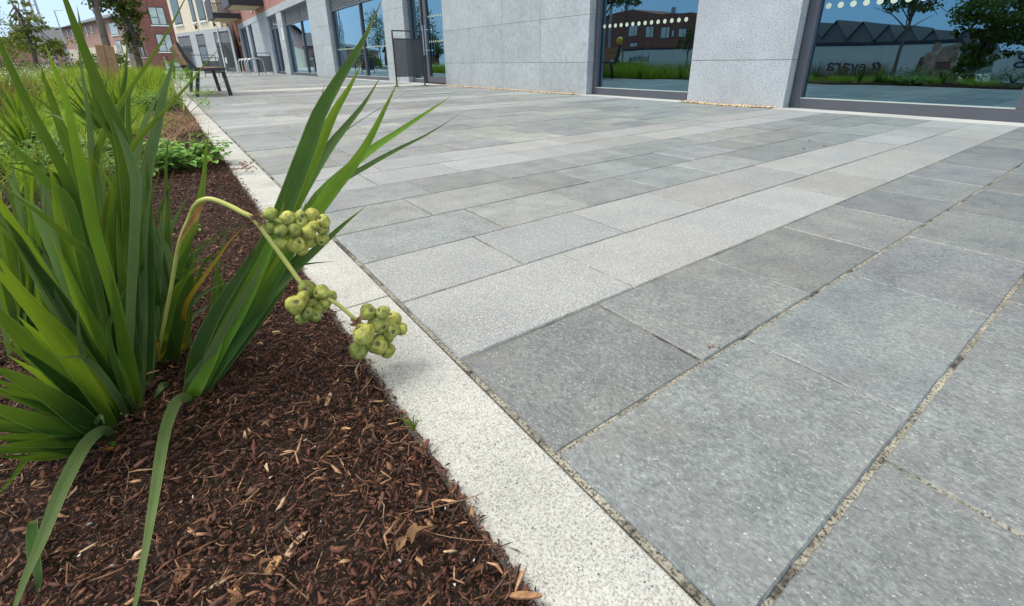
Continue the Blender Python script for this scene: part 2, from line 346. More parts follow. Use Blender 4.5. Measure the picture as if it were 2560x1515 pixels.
def mat_glass(name='window_glass', tint_=(0.13, 0.19, 0.19), base=0.24, k=1.5):
    mt, n, l, b = newmat(name); n.remove(b)
    g = n.new('ShaderNodeBsdfGlossy'); g.inputs['Roughness'].default_value = 0.0; g.inputs['Color'].default_value = (0.48, 0.80, 1.0, 1)
    t = n.new('ShaderNodeBsdfTransparent'); t.inputs[0].default_value = (*tint_, 1)
    fr = n.new('ShaderNodeFresnel'); fr.inputs[0].default_value = 1.5
    a = n.new('ShaderNodeMath'); a.operation = 'MULTIPLY_ADD'; a.inputs[1].default_value = k; a.inputs[2].default_value = base; a.use_clamp = True
    # float glass is never quite flat
    nn = texn(n, l, 'noise', 0.9, 2, 0.5, objc(n, l)); bp = n.new('ShaderNodeBump'); bp.inputs['Strength'].default_value = 0.04; bp.inputs['Distance'].default_value = 0.05
    l.new(nn.outputs[0], bp.inputs['Height']); l.new(bp.outputs[0], g.inputs['Normal'])
    l.new(mixc(n, l, (0.46, 0.80, 1.0), (0.92, 0.96, 1.0), mixc(n, l, (0, 0, 0), (1, 1, 1), fr.outputs[0])), g.inputs['Color'])
    ms = n.new('ShaderNodeMixShader'); l.new(fr.outputs[0], a.inputs[0]); l.new(a.outputs[0], ms.inputs[0]); l.new(t.outputs[0], ms.inputs[1]); l.new(g.outputs[0], ms.inputs[2])
    l.new(ms.outputs[0], n['Material Output'].inputs[0])
    return mt
def mat_meshpanel():
    mt, n, l, b = newmat('mesh_panel')
    b.inputs['Base Color'].default_value = (0.07, 0.075, 0.085, 1); b.inputs['Roughness'].default_value = 0.6
    t = n.new('ShaderNodeBsdfTransparent'); ms = n.new('ShaderNodeMixShader')
    ck = texn(n, l, 'vor', 260, vec=objc(n, l)); r = ramp(n, [(0.3, (0.25, 0.25, 0.25)), (0.5, (0.8, 0.8, 0.8))]); l.new(ck.outputs['Distance'], r.inputs[0])
    l.new(r.outputs[0], ms.inputs[0]); l.new(t.outputs[0], ms.inputs[1]); l.new(b.outputs[0], ms.inputs[2]); l.new(ms.outputs[0], n['Material Output'].inputs[0])
    return mt
M = dict(
    slate=mat_slate(), granite=mat_granite('granite_paving', (0.262, 0.280, 0.288), amt=.85), kerb=mat_kerb(), grout=mat_grout(), grout2=simple('joint_dirt', (0.13, 0.125, 0.11), 0.95, var=.7, scale=5), soil=mat_soil(), chip=mat_chip(),
    leaf_dark=mat_leaf('leaf_dark', (0.018, 0.060, 0.009), (0.044, 0.115, 0.014), tfac=0.26, trans=(0.20, 0.32, 0.02), tip=(0.20, 0.15, 0.05)),
    leaf_mid=mat_leaf('leaf_mid', (0.055, 0.14, 0.010), (0.115, 0.225, 0.018), trans=(0.30, 0.42, 0.02), tip=(0.24, 0.2, 0.05), tfac=0.36),
    leaf_pale=mat_leaf('leaf_pale', (0.085, 0.145, 0.045), (0.15, 0.22, 0.075), trans=(0.18, 0.3, 0.07), tfac=0.25, rough=0.5),
    leaf_yellow=mat_leaf('leaf_yellow', (0.45, 0.28, 0.02), (0.62, 0.36, 0.03), trans=(0.6, 0.4, 0.03), tip=(0.3, 0.14, 0.04)),
    leaf_brown=mat_leaf('leaf_brown', (0.16, 0.09, 0.04), (0.26, 0.15, 0.08), trans=(0.2, 0.1, 0.04), tfac=0.1, veins=False),
    grass=mat_leaf('grass_blade', (0.15, 0.27, 0.015), (0.25, 0.38, 0.03), trans=(0.38, 0.54, 0.04), veins=False, tfac=0.45, tint=True, rough=0.5),
    foliage=mat_leaf('foliage', (0.065, 0.09, 0.022), (0.11, 0.14, 0.035), trans=(0.12, 0.18, 0.03), veins=False, tfac=0.3, tint=True, rough=0.5),
    herb=mat_leaf('herb_leaf', (0.05, 0.12, 0.02), (0.11, 0.22, 0.04), trans=(0.16, 0.3, 0.04), veins=False, tfac=0.3, tint=True, rough=0.5),
    stem=simple('stalk_green', (0.50, 0.50, 0.13), 0.45, var=0.2, scale=20, spec=0.4),
    pod=simple('seed_pod_skin', (0.32, 0.335, 0.08), 0.6, var=0.55, scale=110, spec=0.35, bmp=0.35, tint=True),
    podeye=simple('seed_pod_scar', (0.13, 0.115, 0.05), 0.8, var=0.3, scale=60),
    bract=simple('dry_bract', (0.28, 0.16, 0.09), 0.8, var=0.4, scale=60),
    stone=mat_stone('limestone', (0.40, 0.43, 0.445), (0.22, 0.235, 0.25), 90, 0.5),
    granitewall=mat_stone('speckled_granite', (0.47, 0.495, 0.515), (0.15, 0.16, 0.18), 70, 0.68, fossils=False),
    frame=simple('window_frame_paint', (0.085, 0.088, 0.105), 0.42, var=0.08, scale=3),
    darkframe=simple('dark_metal', (0.03, 0.033, 0.037), 0.45, var=0.15, scale=5),
    seal=simple('pale_seal', (0.42, 0.46, 0.42), 0.5),
    glass=mat_glass(), glassfar=simple('blind_behind_glass', (0.40, 0.46, 0.44), 0.12, var=0.25, scale=1.2),
    sheath=simple('orange_sheath', (0.40, 0.19, 0.05), 0.7, var=0.5, scale=70),
    glassdark=simple('dark_glass', (0.05, 0.07, 0.07), 0.04, var=0.2, scale=1), fibre=simple('dry_fibre', (0.20, 0.12, 0.07), 0.85, var=0.4, scale=20, tint=True),
    dots=simple('frosted_dot', (0.50, 0.58, 0.46), 0.7, var=0.03),
    brick_near=mat_brick('brick_red', (0.36, 0.13, 0.09), (0.27, 0.09, 0.065), (0.50, 0.42, 0.36), vert='x'),
    brick_far=mat_brick('brick_brown', (0.225, 0.085, 0.065), (0.17, 0.06, 0.05), (0.25, 0.14, 0.11)),
    brick_pink=mat_brick('brick_pink', (0.46, 0.27, 0.21), (0.40, 0.22, 0.17), (0.48, 0.33, 0.27)),
    brick_opp=mat_brick('brick_opposite', (0.20, 0.07, 0.05), (0.15, 0.05, 0.04), (0.25, 0.14, 0.11), vert='x'),
    cream=simple('cream_render', (0.66, 0.58, 0.44), 0.9, var=0.06, scale=12), white=simple('white_paint', (0.74, 0.75, 0.74), 0.6, var=0.05),
    roof=simple('slate_roof', (0.075, 0.08, 0.088), 0.7, var=0.3, scale=3), wood=simple('warm_wood', (0.42, 0.24, 0.13), 0.6, var=0.25, scale=18),
    paving=simple('pale_pavement', (0.42, 0.42, 0.41), 0.85, var=0.15, scale=2), asphalt=simple('asphalt', (0.06, 0.06, 0.063), 0.85, var=0.25, scale=14),
    bark=simple('tree_bark', (0.16, 0.14, 0.12), 0.9, var=0.35, scale=14, bmp=0.5), steel=simple('stainless_steel', (0.55, 0.56, 0.58), 0.32, 0.9, var=0.05),
    corten=simple('rusty_steel', (0.20, 0.06, 0.03), 0.85, var=0.3, scale=5), grey=simple('galvanised_grey', (0.36, 0.38, 0.42), 0.5, var=0.08),
    hoard=simple('hoarding_white', (0.46, 0.50, 0.50), 0.6, var=0.04, scale=0.6), navy=simple('hoarding_navy', (0.02, 0.028, 0.05), 0.6),
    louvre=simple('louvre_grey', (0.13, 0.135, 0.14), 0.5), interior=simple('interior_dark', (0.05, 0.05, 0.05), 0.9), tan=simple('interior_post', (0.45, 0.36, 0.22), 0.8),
    pebble=simple('ochre_gravel', (0.46, 0.38, 0.27), 0.8, var=0.2, scale=40, tint=True), yellow=simple('beacon_yellow', (0.75, 0.42, 0.03), 0.4),
    black=simple('black_paint', (0.015, 0.015, 0.018), 0.5), meshpanel=mat_meshpanel(), skin=simple('mural_tan', (0.30, 0.20, 0.15), 0.7, var=0.4, scale=3), muralbrown=simple('mural_brown', (0.12, 0.05, 0.04), 0.7, var=0.5, scale=4),
)

# ================================================================== GROUND
BED0, BED1, BEDY = -2.6, 0.176, 24.0
def gz(x, y):
    """height of the ground: level plaza, bed flush with its kerb, street a little lower on the left"""
    def sm(a, b, t):
        t = min(1, max(0, (t - a) / (b - a))); return t * t * (3 - 2 * t)
    if x > BED1: z = -0.05
    else:
        z = -0.014
        z -= 0.55 * sm(-2.6, -4.2, x) if x < -2.6 else 0
        if x < -4.2: z -= 0.65 * sm(-4.2, -22, x)
        if x < -22: z -= 0.3 * sm(-22, -50, x)
        z = z * (1 - sm(30, 50, y)) - 0.05 * sm(30, 50, y)
    return z
def grid_mesh(name, xs, ys, zf, mats, mif=None, cull=None):
    V = [(x, y, zf(x, y)) for y in ys for x in xs]; nx = len(xs); Fc = []; mi = []
    for j in range(len(ys) - 1):
        for i in range(nx - 1):
            cx_, cy_ = (xs[i] + xs[i + 1]) / 2, (ys[j] + ys[j + 1]) / 2
            if cull and cull(cx_, cy_): continue
            Fc.append((j * nx + i, j * nx + i + 1, (j + 1) * nx + i + 1, (j + 1) * nx + i)); mi.append(mif(cx_, cy_) if mif else 0)
    return arr_mesh(name, np.array(V), np.array(Fc), mats, mi=mi, smooth=True)
xs = [-600, -200, -90, -60, -50, -40, -30, -26, -22] + [-22 + i for i in range(1, 18)] + [-4.2, -3.9, -3.6, -3.3, -3.0, -2.8, -2.6, -2.6 + 0.01, BED1, 0.4, 2, 5, 10, 40, 200, 600]
ys = [-400, -100, -40, -20, -10, -6, -4, -2, -1, -0.6, 0, 1, 2, 4, 7, 10, 14, 18, BEDY, 27, 30, 34, 38, 42, 46, 50, 60, 80, 120, 250, 900]
tag(grid_mesh('ground', xs, ys, lambda x, y: gz(x, y) if not (BED0 < x < 0.3 and y < BEDY and y > -1.2) else -0.12, [M['paving'], M['asphalt'], M['soil']],
    lambda x, y: 1 if (-16 < x < -7) else (2 if (x < BED1 and x > BED0 and y < BEDY) else 0)), kind='structure')
def bedz(x, y):
    e = max(0.0, min(1.0, (BED1 - x) / 0.12))
    return -0.014 + 0.012 * e * mnoise.noise(Vector((x * 3, y * 3, 0))) + 0.010 * e * mnoise.noise(Vector((x * 9, y * 9, 3))) + 0.012 * e
bx = list(np.arange(-1.0, BED1, 0.03)) + [BED1]
bx = list(np.arange(-2.6, -1.0, 0.2)) + bx
by = list(np.arange(-0.9, 3, 0.03)) + list(np.arange(3, 24.01, 0.25))
tag(grid_mesh('mulch_bed', bx, by, bedz, M['soil']), kind='structure')

# ------------------------------------------------------------------ paving slabs
PITCH = 0.2497; Y0 = 0.0885
LIGHT = {2, 3, 7, 8, 17, 18, 23, 24, 33, 34, 48, 49, 63, 64, 78, 79, 95, 96, 110, 111, 125, 126, -3, -2}
BANDS = [(9.82, 10.72), (26.0, 27.6)]
XK = 0.3085; XF = 4.845
# cross joints read off the photograph for the nearest courses (x positions)
CJ = {-1: [0.637, 1.32, 1.9], 0: [0.758, 1.212, 1.618, 2.02, 2.45, 2.9], 1: [0.637, 1.03, 1.425, 1.78, 2.135, 2.5, 2.9, 3.306], 2: [0.757, 1.2, 1.582, 1.917, 2.33, 2.755],
      3: [0.637, 1.016, 1.418, 1.796, 2.194, 2.535, 2.912], 4: [0.755, 1.132, 1.51, 1.912, 2.3], 5: [0.637, 1.046, 1.368, 1.752, 2.09], 6: [0.759, 1.133, 1.567, 1.95],
      7: [0.638, 1.038, 1.488, 2.0, 2.518], 8: [0.753, 1.14, 1.52], 9: [0.637, 0.98, 1.301, 1.7], 10: [0.756, 1.15]}
def slabs():
    mb = MB(); r = random.Random(11)
    ymax = 39.5
    k = -9
    while Y0 + k * PITCH < ymax:
        y0 = Y0 + k * PITCH; y1 = y0 + PITCH
        if any(a < (y0 + y1) / 2 < b for a, b in BANDS): k += 1; continue
        xs_ = [XK]
        if k in CJ: xs_ += CJ[k]
        x = xs_[-1] + r.uniform(.34, .44) if k in CJ else (0.637 if k % 2 else 0.757)
        while x < XF - 0.22: xs_.append(x); x += r.uniform(.31, .47)
        xs_.append(XF)
        for a, b in zip(xs_[:-1], xs_[1:]):
            lt = k in LIGHT
            g = 0.0018 if k > 1 else 0.0019
            v = r.uniform(0.82, 1.14) * (1.0 if k < 2 else 1.25); w_ = r.uniform(-0.03, 0.03)  # slate past the nearest courses is tinted lighter, standing in for grazing sky sheen
            if not lt and r.random() < 0.13 and k > 4: t = (v * 1.2, v * 1.19, v * 1.1)
            elif not lt and r.random() < 0.2: t = (v * 1.0, v * 0.975, v * 1.03)
            else: t = (v * (1 + w_), v, v * (1 - w_))
            if lt: v = r.uniform(.84, 1.16); w_ = r.uniform(-.02, .03); t = (v * (1 + w_), v, v * (1 - w_ * 1.3))
            near = k < 9
            ga = 0.002 if a == XK else g; 
            xa, xb, ya, yb = a + ga, b - g, y0 + g, y1 - g
            dz = r.uniform(-0.0012, 0.0012)
            mi = 1 if lt else 0
            if near and a < 3.2:
                n = max(2, int((xb - xa) / 0.016)); mY = max(2, int((yb - ya) / 0.016)); bev = 0.003
                def ring(ins, z, jit):
                    P = []
                    for i in range(n): P.append((xa + ins + (xb - xa - 2 * ins) * i / n, ya + ins, 0, 1))
                    for i in range(mY): P.append((xb - ins, ya + ins + (yb - ya - 2 * ins) * i / mY, -1, 0))
                    for i in range(n): P.append((xb - ins - (xb - xa - 2 * ins) * i / n, yb - ins, 0, -1))
                    for i in range(mY): P.append((xa + ins, yb - ins - (yb - ya - 2 * ins) * i / mY, 1, 0))
                    out = []
                    for (px, py, dx, dy) in P:
                        nn = mnoise.noise(Vector((px * 55, py * 55, k * 3.1))) * 0.6 + mnoise.noise(Vector((px * 140, py * 140, k * 1.7))) * 0.5
                        q = jit * (0.5 + nn)
                        out.append((px + dx * q, py + dy * q, z))
                    return out
                jt = .0026 if k <= 0 else .0018
                r0 = ring(0, -0.02, jt); r1 = ring(0, -0.0028 + dz, jt); r2 = ring(bev * .7, dz, jt)
                bI = len(mb.v); mb.v += r0 + r1 + r2; Np = len(r0)
                for i in range(Np):
                    j = (i + 1) % Np
                    mb.face((bI + i, bI + j, bI + Np + j, bI + Np + i), mi, t); mb.face((bI + Np + i, bI + Np + j, bI + 2 * Np + j, bI + 2 * Np + i), mi, t)
                mb.face([bI + 2 * Np + i for i in range(Np)], mi, t)
            else:
                mb.box(xa, xb, ya, yb, -0.02, dz, mi, t)
        k += 1
    return mb
sl = slabs()
pav = sl.build('paving', [M['slate'], M['granite']]); tag(pav, kind='structure')
jb = MB(); jb.box(XK - 0.006, 5.2, -2.4, 39.6, -0.045, -0.0030)
tag(jb.build('joint_sand', M['grout']), kind='structure')
jb = MB(); jb.box(XK + 0.002, 5.19, Y0 + 1.5 * PITCH, 39.59, -0.04, -0.0024)
tag(jb.build('joint_dirt', M['grout2']), kind='structure')
tb_ = MB()
for a, b in ((-1.1, 2.34), (3.42, 5.17), (9.4, 17.5)): tb_.box(4.8485, 5.11, a, b, -0.03, 0.003)
tag(tb_.build('threshold_strip', M['paving']), kind='structure')
# pale flush bands crossing the plaza, and the wide paved area at the end of the street
pb = MB()
for i, (a, b) in enumerate(BANDS):
    x = 0.32 if i == 0 else -1.5
    while x < 4.9: pb.box(x + 0.003, min(x + 0.92, 4.93) - 0.003, a + 0.004, b - 0.004, -0.02, 0.0015); x += 0.92
tag(pb.build('pale_stone_band', M['kerb'], bevel=0), kind='structure')
# kerb, laid flush with the slabs
kb = MB(); y = -2.2; r_ = random.Random(3)
js = [-2.2, -1.0, -0.03 - 0.0, 0.885, 1.80, 2.72, 3.63]
while js[-1] < 24: js.append(js[-1] + 0.915)
for a, b in zip(js[:-1], js[1:]):
    o_ = r_.uniform(-0.0015, 0.0015)
    n = 10 if a < 4 else 2
    xa, xb, ya, yb = BED1 + o_, XK - 0.0095 + o_, a + 0.0016, b - 0.0016
    kb.box(xa, xb, ya, yb, -0.12, 0.001)
kerb = kb.build('kerb', M['kerb'], bevel=0.003); tag(kerb, kind='structure')

# ------------------------------------------------------------------ ochre gravel along the foot of the walls
def pebbles():
    t0 = (1 + 5 ** .5) / 2
    base = np.array([(-1, t0, 0), (1, t0, 0), (-1, -t0, 0), (1, -t0, 0), (0, -1, t0), (0, 1, t0), (0, -1, -t0), (0, 1, -t0), (t0, 0, -1), (t0, 0, 1), (-t0, 0, -1), (-t0, 0, 1)]) / 1.9
    Fb = np.array([(0, 11, 5), (0, 5, 1), (0, 1, 7), (0, 7, 10), (0, 10, 11), (1, 5, 9), (5, 11, 4), (11, 10, 2), (10, 7, 6), (7, 1, 8), (3, 9, 4), (3, 4, 2), (3, 2, 6), (3, 6, 8), (3, 8, 9), (4, 9, 5), (2, 4, 11), (6, 2, 10), (8, 6, 7), (9, 8, 1)])
    V = []; Fc = []; T = []
    pal = [(1.2, 1.15, 1.0), (1.3, 1.25, 1.2), (0.9, 0.7, 0.5), (1.0, 0.8, 0.6), (0.5, 0.3, 0.2), (1.5, 1.5, 1.5)]
    def put(x, y, s):
        nb = len(V) * 12
        v = base * (np.array([s, s * rnd.uniform(.7, 1.2), s * .7])) * np.random.uniform(.8, 1.2, (12, 1)) + [x, y, rnd.uniform(0, .008)]
        V.append(v); Fc.append(Fb + nb); c = rnd.choice(pal); T.append(np.tile(c, (20, 1)))
    for (ya, yb, n) in ((5.2, 9.9, 4200), (2.36, 3.45, 1100)):
        for i in range(n):
            y = rnd.uniform(ya, yb); e = min(1, (y - ya) / .25, (yb - y) / .4)
            put(4.985 - rnd.uniform(0, .13) * e - .003, y, rnd.uniform(.006, .014))
    return np.concatenate(V), np.concatenate(Fc), np.concatenate(T)
V, Fc, T = pebbles()
tag(arr_mesh('gravel', V, Fc, M['pebble'], tint=T), 'ochre gravel lying along the foot of the stone wall', 'gravel', kind='stuff')

# ================================================================== MAIN BUILDING
b1 = tag(empty('stone_clad_building', (5, 18, 0)), 'long building with grey stone ground floor, dark framed shop windows and red brick above', 'building')
def P(o, *a):  # parent keeping world coordinates (things have unrotated empties)
    o.parent = b1; o.matrix_parent_inverse = Matrix.Translation(-Vector(b1.location)); return o
ZL = 2.66
rows = [0.0, 0.445, 1.065, 1.685, 2.305, ZL]
def stone_piece(mb, y0, y1, joints, xf=5.0, depth=0.24, t0=1.0, rws=rows, rv=None):
    g = 0.0022; r = rnd
    mb.box(xf + 0.012, xf + depth, y0 + 0.01, y1 - 0.01, 0, rws[-1], 0, (0.35, 0.35, 0.35))
    ys_ = [y0] + list(joints) + [y1]
    for i, (za, zb) in enumerate(zip(rws[:-1], rws[1:])):
        for a, b in zip(ys_[:-1], ys_[1:]):
            t = r.uniform(0.93, 1.06) * t0
            dx = r.uniform(-0.0008, 0.0008)
            mb.box(xf + dx, xf + 0.03, a + (0 if a == y0 else g), b - (0 if b == y1 else g), za + (0 if i == 0 else g), zb - g, 0, (t, t, t * 1.005))
        # reveals
        t = r.uniform(0.93, 1.0) * t0
        for (a, b) in ((y0, y0 + 0.028), (y1 - 0.028, y1)):
            mb.box(xf + 0.0305, xf + depth + .002, a - 0.0007, b + 0.0007, za + g, zb - g, 0, (t, t, t))
for (ya, yb, js_) in ((5.09, 9.38, [6.16, 7.23, 8.31]), (11.32, 12.6, []), (17.5, 19.9, [18.6]), (24.6, 25.7, []), (28.0, 33.0, [29.2, 30.4, 31.7]), (34.4, 35.2, []), (38.0, 38.25, [])):
    mb = MB(); stone_piece(mb, ya, yb, js_); P(mb.build('stone_pier', M['stone']))
for (ya, yb, js_) in ((2.30, 3.40, []), (-3.5, -1.1, [-2.3])):
    mb = MB(); stone_piece(mb, ya, yb, js_, rws=[0, 0.455, 1.63, 2.66]); P(mb.build('stone_pier', M['granitewall']))
P(child_box('lintel', M['stone'], None, 4.985, 5.24, -3.5, 38.28, ZL + .002, 2.95))
P(child_box('brick_wall', M['brick_near'], None, 5.0, 5.3, -3.5, 41.2, 2.952, 9.0))
P(child_box('brick_pier', M['brick_near'], None, 5.003, 5.3, 38.253, 41.2, 0, 2.951))
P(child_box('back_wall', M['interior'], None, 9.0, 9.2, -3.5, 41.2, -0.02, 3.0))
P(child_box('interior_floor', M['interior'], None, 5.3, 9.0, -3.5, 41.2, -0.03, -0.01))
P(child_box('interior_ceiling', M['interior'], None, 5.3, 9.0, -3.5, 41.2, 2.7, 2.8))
for y_ in (4.1, 4.6, 1.7, 8.0, 12.9, 17.8, 21.9):
    ip = MB(); ip.box(5.75, 5.85, y_, y_ + 0.10, -0.01, 2.7); P(ip.build('interior_post', M['tan']))
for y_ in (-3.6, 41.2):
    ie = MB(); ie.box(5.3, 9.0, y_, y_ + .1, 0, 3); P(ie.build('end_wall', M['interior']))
def window(y0, y1, mull=(), z0=0.0, z1=ZL, dots=None, louvre=None, fw=0.075, xg=5.165, threshold=True):
    """frame in the opening y0..y1, one pane mesh, optional dots and louvre"""
    mb = MB(); xa, xb = xg - 0.05, xg + 0.05
    mb.box(xa, xb, y0 + .003, y0 + fw, z0, z1); mb.box(xa, xb, y1 - fw, y1 - .003, z0, z1)
    mb.box(xa, xb, y0 + fw, y1 - fw, z0, z0 + 0.095); mb.box(xa, xb, y0 + fw, y1 - fw, z1 - fw, z1)
    zt = louvre if louvre else z1 - fw
    for m_ in mull: mb.box(xa - .001, xb + .001, m_ - 0.032, m_ + 0.032, z0 + 0.095, z1 - fw)
    if louvre: mb.box(xa, xb, y0 + fw, y1 - fw, louvre - 0.03, louvre + 0.03)
    fr = P(mb.build('window', M['frame'], bevel=0.004))
    pn = MB(); edges = [y0 + fw] + [e for m_ in mull for e in (m_ - 0.032, m_ + 0.032)] + [y1 - fw]
    sb = MB()
    for a, b in zip(edges[::2], edges[1::2]):
        pn.v += [(xg, a, z0 + .095), (xg, b, z0 + .095), (xg, b, zt), (xg, a, zt)]; n_ = len(pn.v); pn.face((n_ - 1, n_ - 2, n_ - 3, n_ - 4))
        sb.box(xg - 0.052, xg - 0.004, a, b, z0 + 0.0955, z0 + 0.103)
    o = sb.build('seal', M['seal']); o.parent = fr
    if dots:
        dm_ = pn
        for z in dots:
            for a, b in zip(edges[::2], edges[1::2]):
                n_ = int((b - a - .08) / 0.1)
                for i in range(n_):
                    yc = b - 0.06 - i * 0.1; bI = len(dm_.v)
                    if yc < a + .03: break
                    for q in range(14): th = q / 14 * 2 * math.pi; dm_.v.append((xg - 0.003, yc + 0.0255 * math.cos(th), z + 0.0255 * math.sin(th)))
                    dm_.face(list(range(bI, bI + 14))[::-1], 1)
    o = pn.build('pane', [M['glass'], M['dots']]); o.parent = fr
    if louvre:
        lv = MB()
        z = louvre + .05
        while z < z1 - fw: lv.box(xg - .03, xg + 0.02, y0 + fw, y1 - fw, z, z + 0.035); z += 0.055
        o = lv.build('louvre', M['louvre']); o.parent = fr
    return fr
window(3.41, 5.085, dots=[0.905, 1.56])
window(-1.09, 2.29, mull=(0.655,), dots=[0.915, 1.56], fw=0.09)
window(12.62, 17.45, mull=(14.64,), louvre=2.1, dots=[0.9])
window(19.92, 24.58, mull=(21.75,), louvre=2.1)
window(33.02, 34.38, z1=ZL); window(35.22, 37.98, mull=(36.6,))
# entrance: side light, door leaf with pull bars, wide fixed frame
fr = window(10.62, 11.3, dots=None)
dl = MB(); xg = 5.19
for (a, b, z0_, z1_) in ((9.42, 9.56, 0, ZL), (10.45, 10.58, 0.02, 2.5), (9.56, 10.45, 0.02, 0.16), (9.56, 10.45, 2.38, 2.5)): dl.box(xg - .04, xg + .04, a, b, z0_, z1_)
dl.box(xg - .06, xg - .041, 9.48, 9.6, 0.0, 2.5)
door = P(dl.build('door', M['frame'], bevel=0.004))
hd = MB()
for y_ in (10.40, 10.53):
    hd.tube([(xg - .1, y_, 0.62), (xg - .1, y_, 1.25)], 0.014, 8)
    for z in (0.72, 1.15): hd.tube([(xg - .1, y_, z), (xg - .03, y_, z)], 0.01, 6)
o = hd.build('handle', M['steel']); o.parent = door
ds = MB(); ds.v += [(xg, 9.56, .16), (xg, 10.45, .16), (xg, 10.45, 2.38), (xg, 9.56, 2.38)]; ds.face((3, 2, 1, 0))
for z in (0.905, 1.42):
    for i in range(9):
        bI = len(ds.v); yc = 10.4 - i * 0.1
        for q in range(12): th = q / 12 * 2 * math.pi; ds.v.append((xg - 0.003, yc + 0.022 * math.cos(th), z + 0.022 * math.sin(th)))
        ds.face(list(range(bI, bI + 12))[::-1], 1)
o = ds.build('pane', [M['glass'], M['dots']]); o.parent = door
for z in (0.25, 1.25, 2.2):
    hg = MB(); hg.box(xg - .075, xg - .0605, 9.52, 9.56, z, z + .14); o = hg.build('hinge', M['steel']); o.parent = door
w = window(25.72, 27.98, mull=(27.0,), louvre=2.1)
# wall lights and a little camera on the brick
for y_ in (20.3, 26.5): 
    mb = MB(); mb.tube([(4.9, y_, 3.35), (4.9, y_, 3.6)], 0.05, 10); mb.box(4.93, 5.0, y_ - .02, y_ + .02, 3.44, 3.5); P(mb.build('wall_light', M['black']))
mb = MB(); mb.box(4.93, 4.999, 38.75, 38.85, 1.9, 2.2); mb.box(4.96, 4.999, 38.9, 39.3, 0.55, 1.7); P(mb.build('meter_box', M['darkframe']))
mb = MB(); mb.box(4.94, 4.99, 31.6, 32.0, 3.2, 3.34); P(mb.build('window_sill', M['white']))
mb = MB(); mb.box(4.985, 5.0, 24.72, 24.95, 1.5, 2.0); mb.tube([(4.7, 25.0, 2.15), (5.0, 25.0, 2.15)], 0.015); P(mb.build('door_sign', M['white']))
def balcony(y0, y1, label):
    root = empty('balcony', (0, 0, 0)); root.parent = b1; root.matrix_parent_inverse = Matrix.Translation(-Vector(b1.location)); 
    x0, z0, zt = 3.47, 3.16, 4.35
    mb = MB(); mb.box(x0 + .02, 4.998, y0 + .02, y1 - .02, z0 + .06, z0 + .2); o = mb.build('deck', M['darkframe']); o.parent = root
    mb = MB(); mb.box(x0 + .2, 4.9, y0 + .2, y1 - .2, z0 + 0.0, z0 + .058); o = mb.build('soffit', M['tan']); o.parent = root
    mb = MB(); mb.box(x0, x0 + .019, y0, y1, z0, zt); o = mb.build('side_screen', M['darkframe']); o.parent = root
    mb = MB(); mb.box(x0, 4.998, y0, y0 + .019, z0 - .0, z0 + .3); n_ = 22
    mb.box(x0, 4.998, y0 - .01, y0 + .03, zt - .04, zt); mb.box(x0, 4.998, y1 - .03, y1, zt - .04, zt)
    for i in range(n_ + 1):
        x = x0 + .03 + (4.97 - x0 - .03) * i / n_; mb.box(x - .012, x + .012, y0 - .012, y0 - .001, z0, zt - .04); mb.box(x - .008, x + .008, y1 - .02, y1 - .005, z0 + .2, zt - .04)
    o = mb.build('balustrade', M['darkframe']); o.parent = root
balcony(36.2, 39.9, ''); balcony(28.1, 30.9, '')

# ------------------------------------------------------------------ cream block at the end of the street
def framed_wall(name, label, cat, A, B, ht, mat_, depth=0.4, kindname='wall'):
    """wall thing from ground point A (right) to B (left); local x runs A->B, local y points away from the viewer"""
    A = Vector(A); B = Vector(B); d = B - A; rz = math.atan2(d.y, d.x)
    root = tag(empty(name, (A.x, A.y, 0), rz), label, cat)
    return root, d.length
cr_, Lc = framed_wall('cream_apartment_block', 'cream rendered apartment block with grey stone shopfront surround, facing the plaza', 'building', (4.28, 41.1), (1.83, 51.0), 9, None)
# local frame: x along wall from near right corner to far left; viewer is on the +y side?
def lp(root, px, py):
    """pixel -> local x,z on the wall plane local y=0"""
    v = ray(px, py); o = np.array([0, 0, H]); A = np.array([root.location[0], root.location[1], 0]); a = root.rotation_euler[2]
    d = np.array([math.cos(a), math.sin(a), 0]); nrm = np.array([-d[1], d[0], 0]); t = ((A - o) @ nrm) / (v @ nrm); p = o + v * t
    return float((p - A) @ d), float(p[2])
SG = 1  # facade normal towards viewer is local +y (root x axis runs away to the left)
def lbox(name, mat_, root, x0, x1, y0, y1, z0, z1, bevel=0):
    mb = MB(); mb.box(x0, x1, y0, y1, z0, z1); o = mb.build(name, mat_, root, bevel=bevel); return o
lbox('wall', M['cream'], cr_, 0, Lc, -0.5, 0, -.1, 9)
lbox('return_wall', M['cream'], cr_, 0.0, 0.4, -1.2, -0.501, -.1, 9)
xa, _ = lp(cr_, 577, 74); xb, _ = lp(cr_, 443, 88)
sur = MB(); sur.box(xa, xb, 0, 0.06, 2.66, 2.9); sur.box(xa, xa + 0.35, 0, .06, 0, 2.66)
p1 = lp(cr_, *(400 + 700 / 7.81, 660 / 7.81))[0]; p2 = lp(cr_, *(400 + 580 / 7.81, 660 / 7.81))[0]
p3 = lp(cr_, *(400 + 1050 / 7.81, 620 / 7.81))[0]; p4 = lp(cr_, *(400 + 860 / 7.81, 640 / 7.81))[0]
sur.box(p1, p2, 0, .06, 0, 2.66); sur.box(p3, p4, 0, .06, 0, 2.66)
sur.build('stone_surround', M['stone'], cr_)
for a, b in ((xa + .35, p3), (p4, p1), (p2, xb)):
    f_ = MB(); f_.box(a, b, 0.003, .03, 0, 2.66); o = f_.build('shopfront', M['darkframe'], cr_)
    f_ = MB(); f_.box(a + .15, b - .15, .031, .034, .1, 1.75); g_ = f_.build('pane', M['glassdark'], o)
    f_ = MB(); f_.box(a + .12, b - .12, .031, .045, 1.9, 2.55); f_.build('panel', M['louvre'], o)
